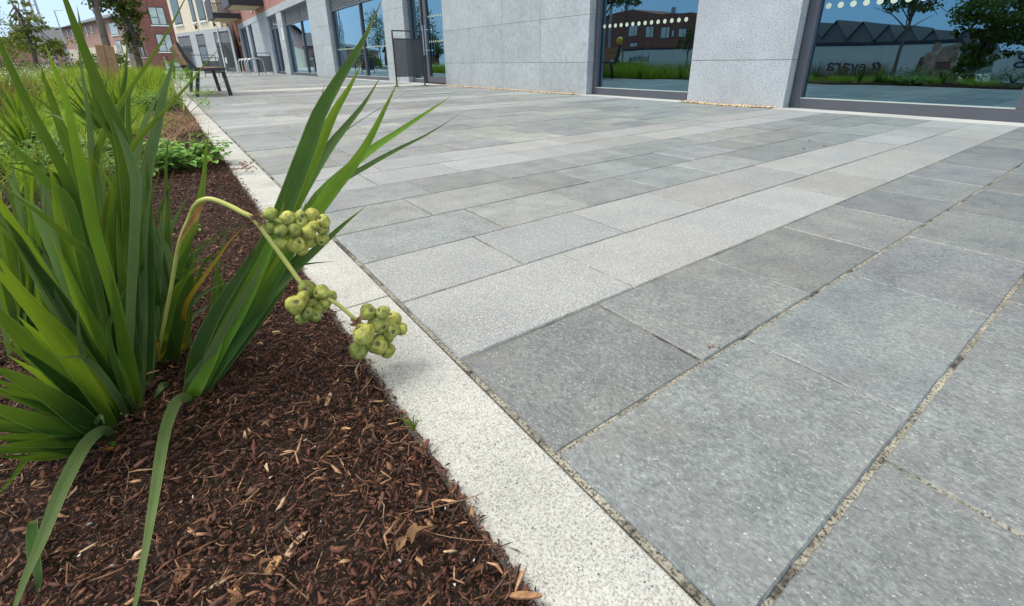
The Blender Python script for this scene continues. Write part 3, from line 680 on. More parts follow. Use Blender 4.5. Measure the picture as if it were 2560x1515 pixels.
for (u0, u1, ztop) in ((190, 470, 0), (590, 740, 0), (760, 930, 0)):
    # upper windows, left edges from the photograph at sill height
    a = lp(cr_, 400 + u1 / 7.81, (505 if u0 == 190 else 450 if u0 == 590 else 425) / 7.81)[0]; b = lp(cr_, 400 + (u0 + 120 if u0 == 190 else u0 + 60 if u0 == 590 else u0 + 20) / 7.81, (520 if u0 == 190 else 460 if u0 == 590 else 440) / 7.81)[0]
    w_ = lbox('window', M['darkframe'], cr_, a + .1, b - .1, 0.002, .03, 3.55, 6.6)
    lbox('pane', M['glassdark'], w_, a + .2, b - .2, .031, .034, 3.65, 6.5)
    lbox('window_sill', M['white'], w_, a, b, 0.002, .12, 3.42, 3.52)
for u in (730, 1090):
    x_, z_ = lp(cr_, 400 + u / 7.81, 520 / 7.81 if u == 730 else 480 / 7.81); mb = MB(); mb.tube([(x_, .12, 3.0), (x_, .12, 3.3)], .06, 8); mb.box(x_ - .03, x_ + .03, 0.001, .1, 3.1, 3.18); mb.build('wall_light', M['black'], cr_)
mb = MB(); mb.tube([(0.55, .1, 0), (.55, .1, 2.9)], .05, 8); mb.box(.48, .62, .0, .2, 2.0, 2.15); mb.build('downpipe', M['white'], cr_)
lbox('intercom_panel', M['steel'], cr_, .25, .42, .002, .03, 1.0, 1.5); lbox('meter_box', M['white'], cr_, .2, .45, .002, .04, .55, .95)
lbox('shaded_return', M['tan'], cr_, -0.75, -0.02, -0.25, -0.1, 0, 3.15)  # cream return under the balcony; its shade is put into the tan colour

# ------------------------------------------------------------------ brick blocks further off
def wall_building(name, label, A, B, z1, mat_, wins, roof=None, lower=None, depth=6):
    A = Vector((*A, 0)); B = Vector((*B, 0)); d = B - A; rz = math.atan2(d.y, d.x)
    root = tag(empty(name, A, rz), label, 'building'); Ln = d.length
    lbox('wall', mat_, root, 0, Ln, 0, depth, (lower[0] if lower else -1.0), z1)
    if lower: lbox('lower_wall', lower[1], root, 0, Ln, 0.001, depth - .01, -1.0, lower[0] - .001)
    for (x0, x1, za, zb, st) in wins:
        w_ = lbox('window', M['darkframe'], root, x0, x1, -.03, -.002, za, zb)
        if st == 2:
            xm = x0 + (x1 - x0) * .52; zm = za + (zb - za) * .42
            for q in ((x0 + .06, xm - .03, zm + .03, zb - .06), (x0 + .06, xm - .03, za + .06, zm - .03), (xm + .03, x1 - .06, za + .06, zb - .06)):
                lbox('pane', M['glassfar'], w_, q[0], q[1], -.036, -.031, q[2], q[3])
        else: lbox('pane', M['glassfar'], w_, x0 + .07, x1 - .07, -.036, -.031, za + .06, zb - .06)
        lbox('window_sill', M['white'], w_, x0 - .08, x1 + .08, -.09, -.002, za - .09, za - .003)
    if roof:
        e, r_h, o = roof; mb = MB(); 
        mb.v += [(-.3, -.4, z1 + .02), (Ln + .3, -.4, z1 + .02), (Ln + .3, depth / 2, z1 + r_h), (-.3, depth / 2, z1 + r_h), (Ln + .3, depth + .3, z1 + .02), (-.3, depth + .3, z1 + .02),
                 (-.3, -.4, z1 - .12), (Ln + .3, -.4, z1 - .12)]
        mb.face((0, 1, 2, 3)); mb.face((3, 2, 4, 5)); mb.face((0, 3, 5)); mb.face((1, 4, 2)); mb.face((6, 7, 1, 0)); mb.build('roof', M['roof'], root)
        mb = MB(); mb.tube([(-.3, -.46, z1 - .02), (Ln + .3, -.46, z1 - .02)], .08, 6); mb.build('gutter', M['black'], root)
    return root
wall_building('brick_apartment_block', 'dark red brick apartment block with two large pale windows, beside the cream block', (-0.39, 55), (2.4, 55), 9, M['brick_far'],
    [(0.82, 1.98, 3.80, 5.25, 2), (0.85, 1.98, 1.6, 3.08, 2), (0.95, 2.3, -0.3, 0.75, 2)])
wall_building('pink_brick_block', 'pink brick block with slim windows behind the leafy street tree', (-1.75, 57.5), (-0.42, 57.5), 9, M['brick_pink'],
    [(0.72, 1.0, 3.3, 5.4, 1), (0.8, 1.1, 1.2, 2.6, 1)])
# terrace with eave rising towards us
def px_on(A, B, px, py):
    A = np.array([*A, 0.]); B = np.array([*B, 0.]); d = (B - A) / np.linalg.norm(B - A); nrm = np.array([-d[1], d[0], 0]); v = ray(px, py); o = np.array([0, 0, H])
    t = ((A - o) @ nrm) / (v @ nrm); p = o + v * t; return float((p - A) @ d), float(p[2])
TA, TB = (-8.2, 79), (-1.9, 58)
tw = []
for (q0, q1) in (((164, 70), (171, 97)), ((175, 66), (182, 94)), ((212, 64), (219, 88)), ((225, 60), (231, 80)), ((271, 57), (299, 86)), ((287, 102), (309, 131)), ((190, 105), (196, 122))):
    a = px_on(TA, TB, *q0); b = px_on(TA, TB, *q1); x0_ = a[0]; x1_ = px_on(TA, TB, q1[0] - 4, (q0[1] + q1[1]) / 2)[0]
    tw.append((x0_, max(x1_, x0_ + .4), b[1], a[1], 1))
wall_building('gabled_terrace', 'pink brick terrace over cream ground floor with long grey roof, behind the tree trunk', TA, TB, 4.55, M['brick_pink'], tw, roof=(0, 1.3, 0), lower=(2.3, M['cream']))
wall_building('low_terrace', 'distant terrace with wide plain grey roof between the mast poles', (-14.5, 92), (-8.4, 92), 3.3, M['brick_pink'], [(0.6, 1.0, 1.4, 2.8, 1), (4.5, 4.9, 1.2, 2.7, 1)], roof=(0, 2.3, 0))
wall_building('far_left_terrace', 'distant pinkish terrace with grey roof at the left edge, behind the small tree', (-26, 96), (-15.2, 78), 2.55, M['brick_pink'], [(16.2, 16.8, .8, 2.2, 1), (18, 18.5, .8, 2.2, 1), (13, 13.6, .8, 2.2, 1)], roof=(0, 1.0, 0))

# ================================================================== OPPOSITE SIDE OF THE STREET (seen in the glass)
XG = 5.165
def mir(px, py, X):
    """point on the plane x=X behind the viewer that shows at this pixel of the shop glass"""
    p = onx(px, py, 2 * XG - X); return float(p[1]), float(p[2])
c4 = lambda x, y: (1400 + x / 3.905, y / 3.905)
c5 = lambda x, y: (1920 + x / 3.905, y / 3.905)
def text_mesh(name, body, size, mat_, loc, parent, align='LEFT', ext=0.01):
    cu = bpy.data.curves.new(name, 'FONT'); cu.body = body; cu.size = size; cu.extrude = ext; cu.align_x = align
    tmp = bpy.data.objects.new('t', cu); me = bpy.data.meshes.new_from_object(tmp); bpy.data.objects.remove(tmp)
    # text x -> world +y, text y -> world z, facing +x
    mt_ = Matrix(((0, 0, 1, loc[0]), (1, 0, 0, loc[1]), (0, 1, 0, loc[2]), (0, 0, 0, 1)))
    me.transform(mt_); me.materials.clear(); me.materials.append(mat_)
    o = bpy.data.objects.new(name, me); col.objects.link(o); o.parent = parent; return o
hg_ = tag(empty('hoarding', (0, 0, 0)), 'long white site hoarding with navy top band and dark lettering, mirrored in the shop glass', 'hoarding')
HX = -22.0
yl, zt_ = mir(*c5(430, 440), HX); yr, _ = mir(*c5(2220, 500), HX)
mb = MB(); mb.box(HX - .1, HX, 7.0, 17.5, -1.25, 1.06); mb.box(HX - .1, HX, -4, 5.6, -1.25, 0.62); mb.box(HX - .1, HX, 18.6, 45, -1.25, 1.15); mb.build('board', M['hoard'], hg_)
mb = MB(); mb.box(HX - .12, HX + .02, 7.0, 17.5, 1.062, 1.24); mb.box(HX - .12, HX + .02, 18.6, 45, 1.152, 1.3); mb.build('top_band', M['navy'], hg_)
mb = MB(); mb.box(HX + .003, HX + .02, -4, 17.5, -1.26, -1.18); mb.build('bottom_rail', M['navy'], hg_)
text_mesh('lettering', 'evara', 0.90, M['navy'], (HX + .02, 10.78, -0.26), hg_)
text_mesh('lettering', 'building\ncommunity', 0.95, M['navy'], (HX + .02, 4.95, 0.12), hg_, 'RIGHT')
text_mesh('lettering', 'evara', 0.80, M['navy'], (HX + .02, 20.35, -0.15), hg_)
text_mesh('lettering', 'building', 0.62, M['navy'], (HX + .02, 26.0, 0.35), hg_)
# emblem: a leaning house outline in two facets
mb = MB()
def poly(mb, pts, x, mi=0):
    b = len(mb.v); n_ = len(pts)
    for (y_, z_) in pts: mb.v.append((x, y_, z_))
    for (y_, z_) in pts: mb.v.append((x + .015, y_, z_))
    mb.face([b + n_ + i for i in range(n_)], mi); mb.face([b + i for i in range(n_)][::-1], mi)
    for i in range(n_): j = (i + 1) % n_; mb.face((b + i, b + j, b + n_ + j, b + n_ + i), mi)
ey, ez = 10.06, -0.2
poly(mb, [(ey, ez), (ey + .14, ez + .0), (ey + .14, ez + .22), (ey + .28, ez + .36), (ey + .2, ez + .46), (ey, ez + .26)], HX + .02)
poly(mb, [(ey + .2, ez), (ey + .5, ez), (ey + .36, ez + .16), (ey + .48, ez + .34), (ey + .3, ez + .44), (ey + .34, ez + .3), (ey + .2, ez + .16)], HX + .02)
mb.build('emblem', M['navy'], hg_)
# printed picture of a workman carrying a box, part of the board's surface
mb = MB()
poly(mb, [(7.02, -1.2), (8.0, -1.2), (8.1, -.3), (7.9, .3), (7.7, .9), (7.02, 1.05)], HX + .004)
poly(mb, [(7.9, -1.18), (8.35, -1.15), (8.3, -.5), (7.85, -.5)], HX + .02, 1)
poly(mb, [(7.75, -.5), (8.3, -.5), (8.38, .1), (8.3, .62), (8.0, .7), (7.8, .5)], HX + .021)
poly(mb, [(8.25, -.35), (8.52, -.3), (8.45, .45), (8.3, .5)], HX + .022, 1)
poly(mb, [(7.2, -.2), (7.75, -.15), (7.75, .2), (7.2, .25)], HX + .021, 1)
poly(mb, [(7.93 + .17 * math.cos(a_ / 12 * 6.283), .92 + .22 * math.sin(a_ / 12 * 6.283)) for a_ in range(12)], HX + .02)
mb.build('printed_picture', [M['skin'], M['muralbrown']], hg_)
# houses and flats behind the hoarding
gh = tag(empty('gabled_house_row', (-70, 24, 0)), 'row of grey gabled houses mirrored in the widest shop window', 'houses')
XR = -70.0
gy = [mir(*c5(x, 230), XR)[0] for x in (690, 950, 1190, 1410, 1640)]
zp = [mir(*c5(x, y), XR)[1] for x, y in ((690, 215), (950, 230), (1190, 250), (1410, 262), (1640, 295))]
sp_ = abs(gy[0] - gy[1])
for i, (y_, z_) in enumerate(zip([gy[0] + sp_ * 1.0] + gy + [gy[-1] - sp_], [zp[0]] + zp + [zp[-1]])):
    mb = MB(); w2 = sp_ * .5; b = 0
    mb.v += [(XR, y_ - w2, -2), (XR, y_ + w2, -2), (XR, y_ + w2, z_ - 2.3), (XR, y_, z_), (XR, y_ - w2, z_ - 2.3), (XR - 9, y_ - w2, -2), (XR - 9, y_ + w2, -2), (XR - 9, y_ + w2, z_ - 2.3), (XR - 9, y_, z_), (XR - 9, y_ - w2, z_ - 2.3)]
    mb.face((0, 1, 2, 3, 4)); mb.face((1, 6, 7, 2)); mb.face((5, 0, 4, 9))
    w_ = mb.build('wall', M['louvre']); w_.parent = gh; w_.matrix_parent_inverse = Matrix.Translation((70, -24, 0))
    mb = MB(); mb.v += [(XR + .4, y_, z_ + .12), (XR + .4, y_ + w2 + .1, z_ - 2.3), (XR - 9, y_ + w2 + .1, z_ - 2.3), (XR - 9, y_, z_ + .12), (XR + .4, y_ - w2 - .1, z_ - 2.3), (XR - 9, y_ - w2 - .1, z_ - 2.3)]
    mb.face((0, 1, 2, 3)); mb.face((0, 3, 5, 4)); w_ = mb.build('roof', M['roof']); w_.parent = gh; w_.matrix_parent_inverse = Matrix.Translation((70, -24, 0))
XB = -50.0
ob = tag(empty('opposite_brick_block', (XB, 48, 0)), 'dark red brick flats with small pale windows mirrored in the narrower shop window', 'building')
def PO(o): o.parent = ob; o.matrix_parent_inverse = Matrix.Translation((-XB, -48, 0)); return o
prof = [mir(*c4(x, y), XB) for x, y in ((440, 160), (690, 95), (1000, 150), (1280, 125), (1400, 150))]
mb = MB(); n_ = len(prof); prof = [(prof[0][0] + 30, prof[0][1] - 2)] + prof + [(prof[-1][0] - 7, prof[-1][1])]
for y_, z_ in prof: mb.v += [(XB, y_, -2), (XB, y_, z_), (XB - 8, y_, z_), (XB - 8, y_, -2)]
for i in range(len(prof) - 1): a = i * 4; b = a + 4; mb.face((a + 1, a, b, b + 1)); mb.face((a + 1, b + 1, b + 2, a + 2)); mb.face((a + 3, a + 2, b + 2, b + 3))
mb.face((0, 1, 2, 3)); PO(mb.build('wall', M['brick_opp']))
for (xa_, ya_, xb_, yb_) in ((670, 255, 755, 360), (840, 265, 908, 370), (990, 265, 1068, 375), (1158, 278, 1240, 358), (690, 415, 762, 458), (1090, 290, 1105, 360)):
    a = mir(*c4(xa_, ya_), XB); b = mir(*c4(xb_, yb_), XB)
    w_ = child_box('window', M['darkframe'], None, XB + .002, XB + .05, b[0], a[0], b[1], a[1]); PO(w_)
    mb = MB(); ym = (a[0] + b[0]) / 2 - .15; mb.box(XB + .051, XB + .06, b[0] + .1, ym - .05, b[1] + .1, a[1] - .1); mb.box(XB + .051, XB + .06, ym + .05, a[0] - .1, b[1] + .1, a[1] - .1); mb.build('pane', M['hoard'], w_)
ch = mir(*c4(1000, 65), XB); PO(child_box('chimney', M['grey'], None, XB - 3, XB - 2.5, ch[0] - .25, ch[0] + .25, ch[1] - 3, ch[1]))
# rusty steel planters by the road
for i, (ya_, yb_, zt2) in enumerate(((mir(*c5(830, 745), -4.4)[0], 6.9, 0.02), (9.3, 12.4, 0.12), (12.5, 13.8, 0.37))):
    t_ = empty('steel_planter', (-4.4, (ya_ + yb_) / 2, -0.62)); tag(t_, ['rusty steel planter left of the mirrored street tree in the widest window', 'long low rusty steel planter mirrored across the foot of the narrower window', 'taller rusty steel planter at the left edge of the narrower window'][i], 'planter', 'rusty planters by the road')
    hy = (yb_ - ya_) / 2; zt3 = zt2 + .62
    mb = MB()
    for q in ((-.5, .5, -hy, -hy + .02), (-.5, .5, hy - .02, hy), (-.5, -.48, -hy + .02, hy - .02), (.48, .5, -hy + .02, hy - .02)): mb.box(*q, 0, zt3)
    mb.build('side', M['corten'], t_); lbox('soil', M['soil'], t_, -.478, .478, -hy + .022, hy - .022, .1, zt3 - .05)
# crossing beacon
by_, bz_ = mir(*c4(585, 395), -8.0)
bc = tag(empty('crossing_beacon', (-8, by_, -.9)), 'yellow globe crossing beacon on black and white pole, mirrored in the narrower window', 'beacon')
for i in range(6):
    mb = MB(); mb.tube([(0, 0, i * .34), (0, 0, i * .34 + .339)], .055, 12); mb.build('pole_band', M['black'] if i % 2 else M['white'], bc)
mb = MB(); zc = bz_ + .9
for j in range(9):
    for i in range(12):
        a = math.pi * j / 8; t = 2 * math.pi * i / 12; mb.v.append((.17 * math.sin(a) * math.cos(t), .17 * math.sin(a) * math.sin(t), zc + .17 * math.cos(a)))
for j in range(8):
    for i in range(12): k2 = (i + 1) % 12; mb.face((j * 12 + i, (j + 1) * 12 + i, (j + 1) * 12 + k2, j * 12 + k2))
mb.build('globe', M['yellow'], bc, smooth=True)

# ================================================================== TREES
def crown_mesh(name, blobs, n, size, mat_, parent, seed, tints=((0.7, 0.8, 0.7), (1.5, 1.5, 1.1)), droop=0.3):
    rs = np.random.RandomState(seed); V = []; T = []
    nb = len(blobs); w = np.array([b[3] * b[4] * b[5] for b in blobs]); w = w / w.sum()
    # leaf clumps first: gives gaps
    nc = max(12, n // 26); cid = rs.choice(nb, nc, p=w); B = np.array(blobs)
    u = rs.normal(size=(nc, 3)); u /= np.linalg.norm(u, axis=1)[:, None]; rr = rs.uniform(0.45, 1.0, (nc, 1)) ** 0.6
    cen = B[cid, :3] + u * rr * B[cid, 3:6]; csz = B[cid, 3:6] * rs.uniform(0.14, 0.3, (nc, 1)); shade = rs.uniform(0, 1, nc)
    k = rs.randint(0, nc, n); p = cen[k] + rs.normal(size=(n, 3)) * csz[k] * 0.7
    a = rs.normal(size=(n, 3)); a[:, 2] -= droop; a /= np.linalg.norm(a, axis=1)[:, None]
    b = np.cross(a, rs.normal(size=(n, 3))); b /= np.linalg.norm(b, axis=1)[:, None]
    s = size * rs.uniform(0.6, 1.3, (n, 1)); 
    v = np.stack([p, p + a * s * .5 + b * s * .32, p + a * s, p + a * s * .5 - b * s * .32], 1).reshape(-1, 3)
    f = np.arange(4 * n).reshape(-1, 4)
    t0, t1 = np.array(tints[0]), np.array(tints[1]); q = (0.6 * shade[k] + 0.4 * rs.uniform(0, 1, n))[:, None]
    return arr_mesh(name, v, f, mat_, tint=t0 * (1 - q) + t1 * q, parent=parent)
def tree(name, label, base, trunk, rad, limbs, blobs, n, size, group=None, seed=1, mat_=None, tints=((0.7, 0.8, 0.7), (1.5, 1.5, 1.1)), cat='tree'):
    r_ = tag(empty(name, base), label, cat, group)
    mb = MB(); mb.tube(trunk, [rad * (1 - .55 * i / (len(trunk) - 1)) for i in range(len(trunk))], 9)
    for q in limbs: mb.tube(q, [rad * .38 * (1 - .75 * i / (len(q) - 1)) for i in range(len(q))], 6)
    mb.build('trunk', M['bark'], r_, smooth=True)
    crown_mesh('crown', blobs, n, size, mat_ or M['foliage'], r_, seed, tints)
    return r_
def limbs_for(trunk, blobs, k, seed):
    r = random.Random(seed); out = []
    for i in range(k):
        b = blobs[r.randrange(len(blobs))]; t = r.uniform(.45, .98); j = t * (len(trunk) - 1); a = int(j); fr_ = j - a
        p0 = Vector(trunk[a]).lerp(Vector(trunk[min(a + 1, len(trunk) - 1)]), fr_)
        e = Vector((b[0] + r.uniform(-.8, .8) * b[3], b[1] + r.uniform(-.8, .8) * b[4], b[2] + r.uniform(-.2, .8) * b[5]))
        m_ = p0.lerp(e, .5) + Vector((r.uniform(-.1, .1), r.uniform(-.1, .1), r.uniform(0, .15))) * (e - p0).length
        out.append([p0, m_, e])
    return out
# small airy tree at the upper left
ty = 16.0
def rel(base, px, py, Y): p = ony(px, py, Y); return (p[0] - base[0], p[1] - base[1], p[2] - base[2])
g0 = ony(92, 190, ty); b_ = (g0[0], ty, gz(g0[0], ty))
tk = [(0, 0, 0), rel(b_, 84, 130, ty), rel(b_, 70, 90, ty), rel(b_, 52, 50, ty), rel(b_, 36, 12, ty)]
px_m = ty / F * 1.02
bl = [(*rel(b_, x, y, ty), rx * px_m, rx * px_m, rz_ * px_m) for x, y, rx, rz_ in ((38, 12, 20, 12), (32, 38, 15, 9), (62, 40, 26, 13), (75, 62, 26, 12), (48, 62, 18, 9), (66, 84, 32, 12), (52, 100, 30, 10), (90, 104, 40, 16), (70, 122, 48, 16), (108, 118, 22, 14))]
tree('young_street_tree', 'small airy tree with sparse olive leaves at the upper left, beside the tall poles', b_, tk, 0.05, limbs_for(tk, bl, 34, 5), bl, 1700, 0.08, seed=4, tints=((1.0, 0.95, 0.8), (2.9, 2.6, 1.6)))
# tall trunk in its timber guard
ty = 10.5
g0 = ony(272, 150, ty); b_ = (g0[0], ty, -0.02)
tk = [(0, 0, 0), rel(b_, 268, 120, ty), rel(b_, 255, 70, ty), rel(b_, 243, 30, ty), rel(b_, 234, -10, ty), rel(b_, 205, -90, ty), rel(b_, 180, -180, ty)]
bl = [(*rel(b_, x, y, ty), rx * ty / F, rx * ty / F, rz_ * ty / F) for x, y, rx, rz_ in ((190, -190, 110, 60), (120, -160, 60, 40), (250, -150, 60, 40), (200, -260, 90, 60))]
tree('guarded_street_tree', 'grey trunked street tree rising out of a timber guard', b_, tk, 0.062, limbs_for(tk, bl, 16, 6), bl, 3800, 0.09, seed=5, group='taller street trees')
tg = tag(empty('timber_tree_guard', b_), 'weathered timber guard boxed around the foot of the grey trunk', 'tree guard')
def gpost(x0, y0, x1, y1, w, h):
    mb = MB(); p = rel(b_, x0, y0, ty); q = rel(b_, x1, y1, ty); mb.bar((p[0], p[1] - .12, -.02), (q[0], q[1] - .12, q[2]), w, h); mb.build('post', M['wood'], tg, bevel=.004)
gpost(262, 190, 249, 113, .14, .1); gpost(278, 190, 262, 113, .10, .1); gpost(288, 190, 275, 116, .09, .1)
# dense leafy column
ty = 14.0
g0 = ony(345, 150, ty); b_ = (g0[0], ty, -0.02)
tk = [(0, 0, 0), rel(b_, 338, 120, ty), rel(b_, 325, 70, ty), rel(b_, 305, 25, ty), rel(b_, 285, -30, ty), rel(b_, 262, -100, ty)]
bl = [(*rel(b_, x, y, ty), rx * ty / F, rx * ty / F, rz_ * ty / F) for x, y, rx, rz_ in ((300, 5, 40, 18), (265, 2, 26, 12), (325, 20, 24, 18), (318, 48, 22, 22), (328, 75, 20, 22), (335, 105, 17, 20), (344, 128, 16, 14), (280, -40, 50, 30), (260, -100, 50, 40), (266, 22, 16, 8))]
tree('leafy_street_tree', 'dense leafy tree with olive green foliage in front of the pink and brick blocks', b_, tk, 0.07, limbs_for(tk, bl, 26, 8), bl, 5200, 0.075, seed=6, tints=((0.55, 0.65, 0.6), (2.0, 1.8, 1.1)))
# trees that the shop glass mirrors
def mtree(name, label, X, tpx, bpx, blobs_px, rad, n, size, seed):
    by2, bz2 = mir(*tpx[0], X); base = (X, by2, gz(X, by2) - .02)
    tk_ = [(0, 0, 0)] + [(0, mir(*q, X)[0] - base[1], mir(*q, X)[1] - base[2]) for q in tpx]
    path = (2 * XG - X); 
    bl_ = []
    for (x, y, rx, rz_) in blobs_px:
        c = mir(x, y, X); bl_.append((rnd.uniform(-.15, .15), c[0] - base[1], c[1] - base[2], rx, rx, rz_))
    return tree(name, label, base, tk_, rad, limbs_for(tk_, bl_, 18, seed), bl_, n, size, seed=seed, tints=((0.6, 0.7, 0.6), (1.6, 1.6, 1.1)))
mtree('mirrored_lawn_tree', 'slim trunked young tree mirrored in the middle of the widest shop window', -6, [c5(1230, 700), c5(1300, 480), c5(1400, 200), c5(1420, 60), c5(1440, -200)], None,
      [(*c5(1150, 60), .35, .12), (*c5(1400, 70), .6, .18), (*c5(1600, 90), .4, .16), (*c5(1400, -80), .8, .4), (*c5(1350, -300), .9, .5), (*c5(1250, 150), .22, .07), (*c5(1650, 160), .28, .08)], .05, 3600, .09, 21)
mtree('mirrored_bushy_tree', 'big dark bushy tree mirrored at the right end of the widest shop window', -7, [c5(1950, 950), c5(1980, 700), c5(2050, 450), c5(2200, 200)], None,
      [(*c5(2300, 100), .9, .35), (*c5(2250, 330), .6, .2), (*c5(2450, 300), .6, .25), (*c5(2030, 420), .35, .3), (*c5(1880, 800), .3, .3), (*c5(2150, 550), .5, .2), (*c5(1990, 650), .35, .25), (*c5(1900, 300), .18, .25)], .08, 7500, .09, 22)
mtree('mirrored_corner_tree', 'round headed tree mirrored at the top of the narrower window', -7, [c4(610, 560), c4(620, 350), c4(640, 110), c4(650, 20)], None,
      [(*c4(560, 30), .3, .14), (*c4(740, 20), .3, .15), (*c4(650, -60), .6, .4)], .04, 2200, .08, 23)
mtree('mirrored_low_tree', 'low dark tree mirrored at the right edge of the narrower window', -7, [c4(1240, 640), c4(1250, 500), c4(1300, 330)], None,
      [(*c4(1300, 320), .3, .22), (*c4(1210, 430), .25, .2), (*c4(1350, 430), .3, .2)], .035, 1500, .08, 24)
for i, (x, y, h_, lab) in enumerate(((-7.5, 37, 5.5, 'round street tree mirrored in the window nearest the entrance screen'), (-9.5, 52, 6.0, 'far street tree mirrored in the louvred window beyond'), (-9, 27, 3.2, 'bushy roadside tree mirrored beside the entrance door'), (-12, 44, 3.4, 'dark bushy roadside tree further up the street'))):
    bl_ = [(0, 0, h_ * .62, h_ * .22, h_ * .22, h_ * .26), (.3, .2, h_ * .8, h_ * .14, h_ * .14, h_ * .16), (-.3, 0, h_ * .45, h_ * .2, h_ * .2, h_ * .15)]
    tk_ = [(0, 0, 0), (0.03, 0, h_ * .3), (0, .05, h_ * .6), (.1, 0, h_ * .85)]
    tree('roadside_tree', lab, (x, y, gz(x, y)), tk_, .07, limbs_for(tk_, bl_, 14, 30 + i), bl_, 2600, .13, seed=40 + i)
# bushes far off along the left of the street
hb = [(x, y, s) for x, y, s in ((-3.4, 30, .9), (-4.6, 33, 1.2), (-6.0, 36, 1.3), (-7.6, 40, 1.4), (-2.2, 28, .8), (-1.6, 33, 1.0), (-9.4, 44, 1.6), (-11, 48, 1.6), (-2.9, 38, 1.3), (-13, 52, 1.8))]
for i, (x, y, s) in enumerate(hb):
    b_ = tag(empty('roadside_bush', (x, y, gz(x, y))), 'rounded evergreen bush beyond the end of the bed', 'bush', 'bushes beyond the bed')
    mb = MB()
    for k in range(5): a = k * 1.25; mb.tube([(0, 0, 0), (.2 * s * math.cos(a), .2 * s * math.sin(a), .5 * s), (.4 * s * math.cos(a), .4 * s * math.sin(a), .8 * s)], [.03, .02, .01], 5)
    mb.build('stems', M['bark'], b_)
    crown_mesh('foliage', [(0, 0, s * .55, s * .75, s * .7, s * .5), (.3 * s, 0, s * .8, s * .4, s * .4, s * .3), (-.4 * s, .1, s * .6, s * .4, s * .4, s * .4)], 1100, .11, M['foliage'], b_, 60 + i, ((0.4, 0.55, 0.5), (1.5, 1.5, 1.0)))
mb = None
# tall grouped poles, lamp columns
ps = tag(empty('grouped_pole_mast', (0, 60, 0)), 'tall mast of three slim grey poles joined by rungs, behind the small tree', 'mast')
PY = 60.0
pl_ = [((53, 0), (70, 45)), ((73, 0), (93, 65)), ((86, 0), (108, 65))]
tops = []
for (a, b) in pl_:
    p = ony(*a, PY); q = ony(*b, PY); mb = MB(); xm = (p[0] + q[0]) / 2; mb.tube([(xm, 0, -1), (xm, 0, 8.5)], .085, 8); mb.build('pole', M['grey'], ps); tops.append(xm)
for yy in (12, 41, -20):
    z = ony(75, yy, PY)[2]; mb = MB(); mb.tube([(tops[0], 0, z), (tops[2], 0, z)], .04, 6); mb.build('rung', M['grey'], ps)
def pole(name, label, px, y_top, Y, rad, head=None, cat='lamp post', group=None):
    t = ony(px, y_top, Y); o = tag(empty(name, (t[0], Y, gz(t[0], Y))), label, cat, group); zt4 = t[2] - o.location[2]
    mb = MB(); mb.tube([(0, 0, 0), (0, 0, zt4)], [rad, rad * .7], 8); mb.build('pole', M['grey'], o)
    mb = MB()
    if head == 'cap': mb.box(-rad * 1.3, rad * 1.3, -rad * 1.3, rad * 1.3, zt4 + .001, zt4 + .12)
    else: mb.bar((0, 0, zt4 - .05), (head or .5, 0, zt4 + .02), .12, .05)
    mb.build('lamp_head', M['white'], o); return o
pole('lamp_post', 'grey square lamp post with white cap in front of the terrace', 294, 36, 18, .045, 'cap')
pole('lamp_post', 'thin distant lamp post standing over the plain grey roof', 135, 25, 50, .05, .5)
pole('lamp_post', 'short distant lamp post just right of the three pole mast', 91, 36, 55, .045, .4)
for (x, y, h_) in ((-8.2, 30, 6.5), (-10, 46, 8), (-11, 20, 7)):
    o = tag(empty('street_light', (x, y, gz(x, y))), {30: 'slim grey street light mirrored left of the shop window mullion', 46: 'tall street light with side arm mirrored in the far window', 20: 'street light mirrored beside the entrance door'}[y], 'street light')
    mb = MB(); mb.tube([(0, 0, 0), (0, 0, h_)], [.07, .045], 8); mb.build('pole', M['grey'], o); mb = MB(); mb.bar((0, 0, h_), (.9, 0, h_ + .05), .14, .06); mb.build('lamp_head', M['grey'], o)
tx = onx(*[400 + 2150 / 3.905, 280 / 3.905], 2 * XG + 22)
ob2 = tag(empty('steep_gabled_brick_house', (-24, float(tx[1]) + 1.5, -1.2)), 'red brick house with a steep gable mirrored near the entrance', 'house')
mb = MB(); mb.v += [(0, -3.2, 0), (0, 3.2, 0), (0, 3.2, 3.4), (0, 0, 6.2), (0, -3.2, 3.4), (-8, -3.2, 0), (-8, 3.2, 0), (-8, 3.2, 3.4), (-8, 0, 6.2), (-8, -3.2, 3.4)]
mb.face((0, 1, 2, 3, 4)); mb.face((1, 6, 7, 2)); mb.face((5, 0, 4, 9)); mb.build('wall', M['brick_opp'], ob2)
mb = MB(); mb.v += [(.3, 0, 6.35), (.3, 3.4, 3.35), (-8, 3.4, 3.35), (-8, 0, 6.35), (.3, -3.4, 3.35), (-8, -3.4, 3.35)]; mb.face((0, 1, 2, 3)); mb.face((0, 3, 5, 4)); mb.build('roof', M['roof'], ob2)
w_ = lbox('window', M['darkframe'], ob2, .003, .04, -.6, .6, 1.8, 3.2); lbox('pane', M['hoard'], w_, .041, .05, -.5, .5, 1.9, 3.1)

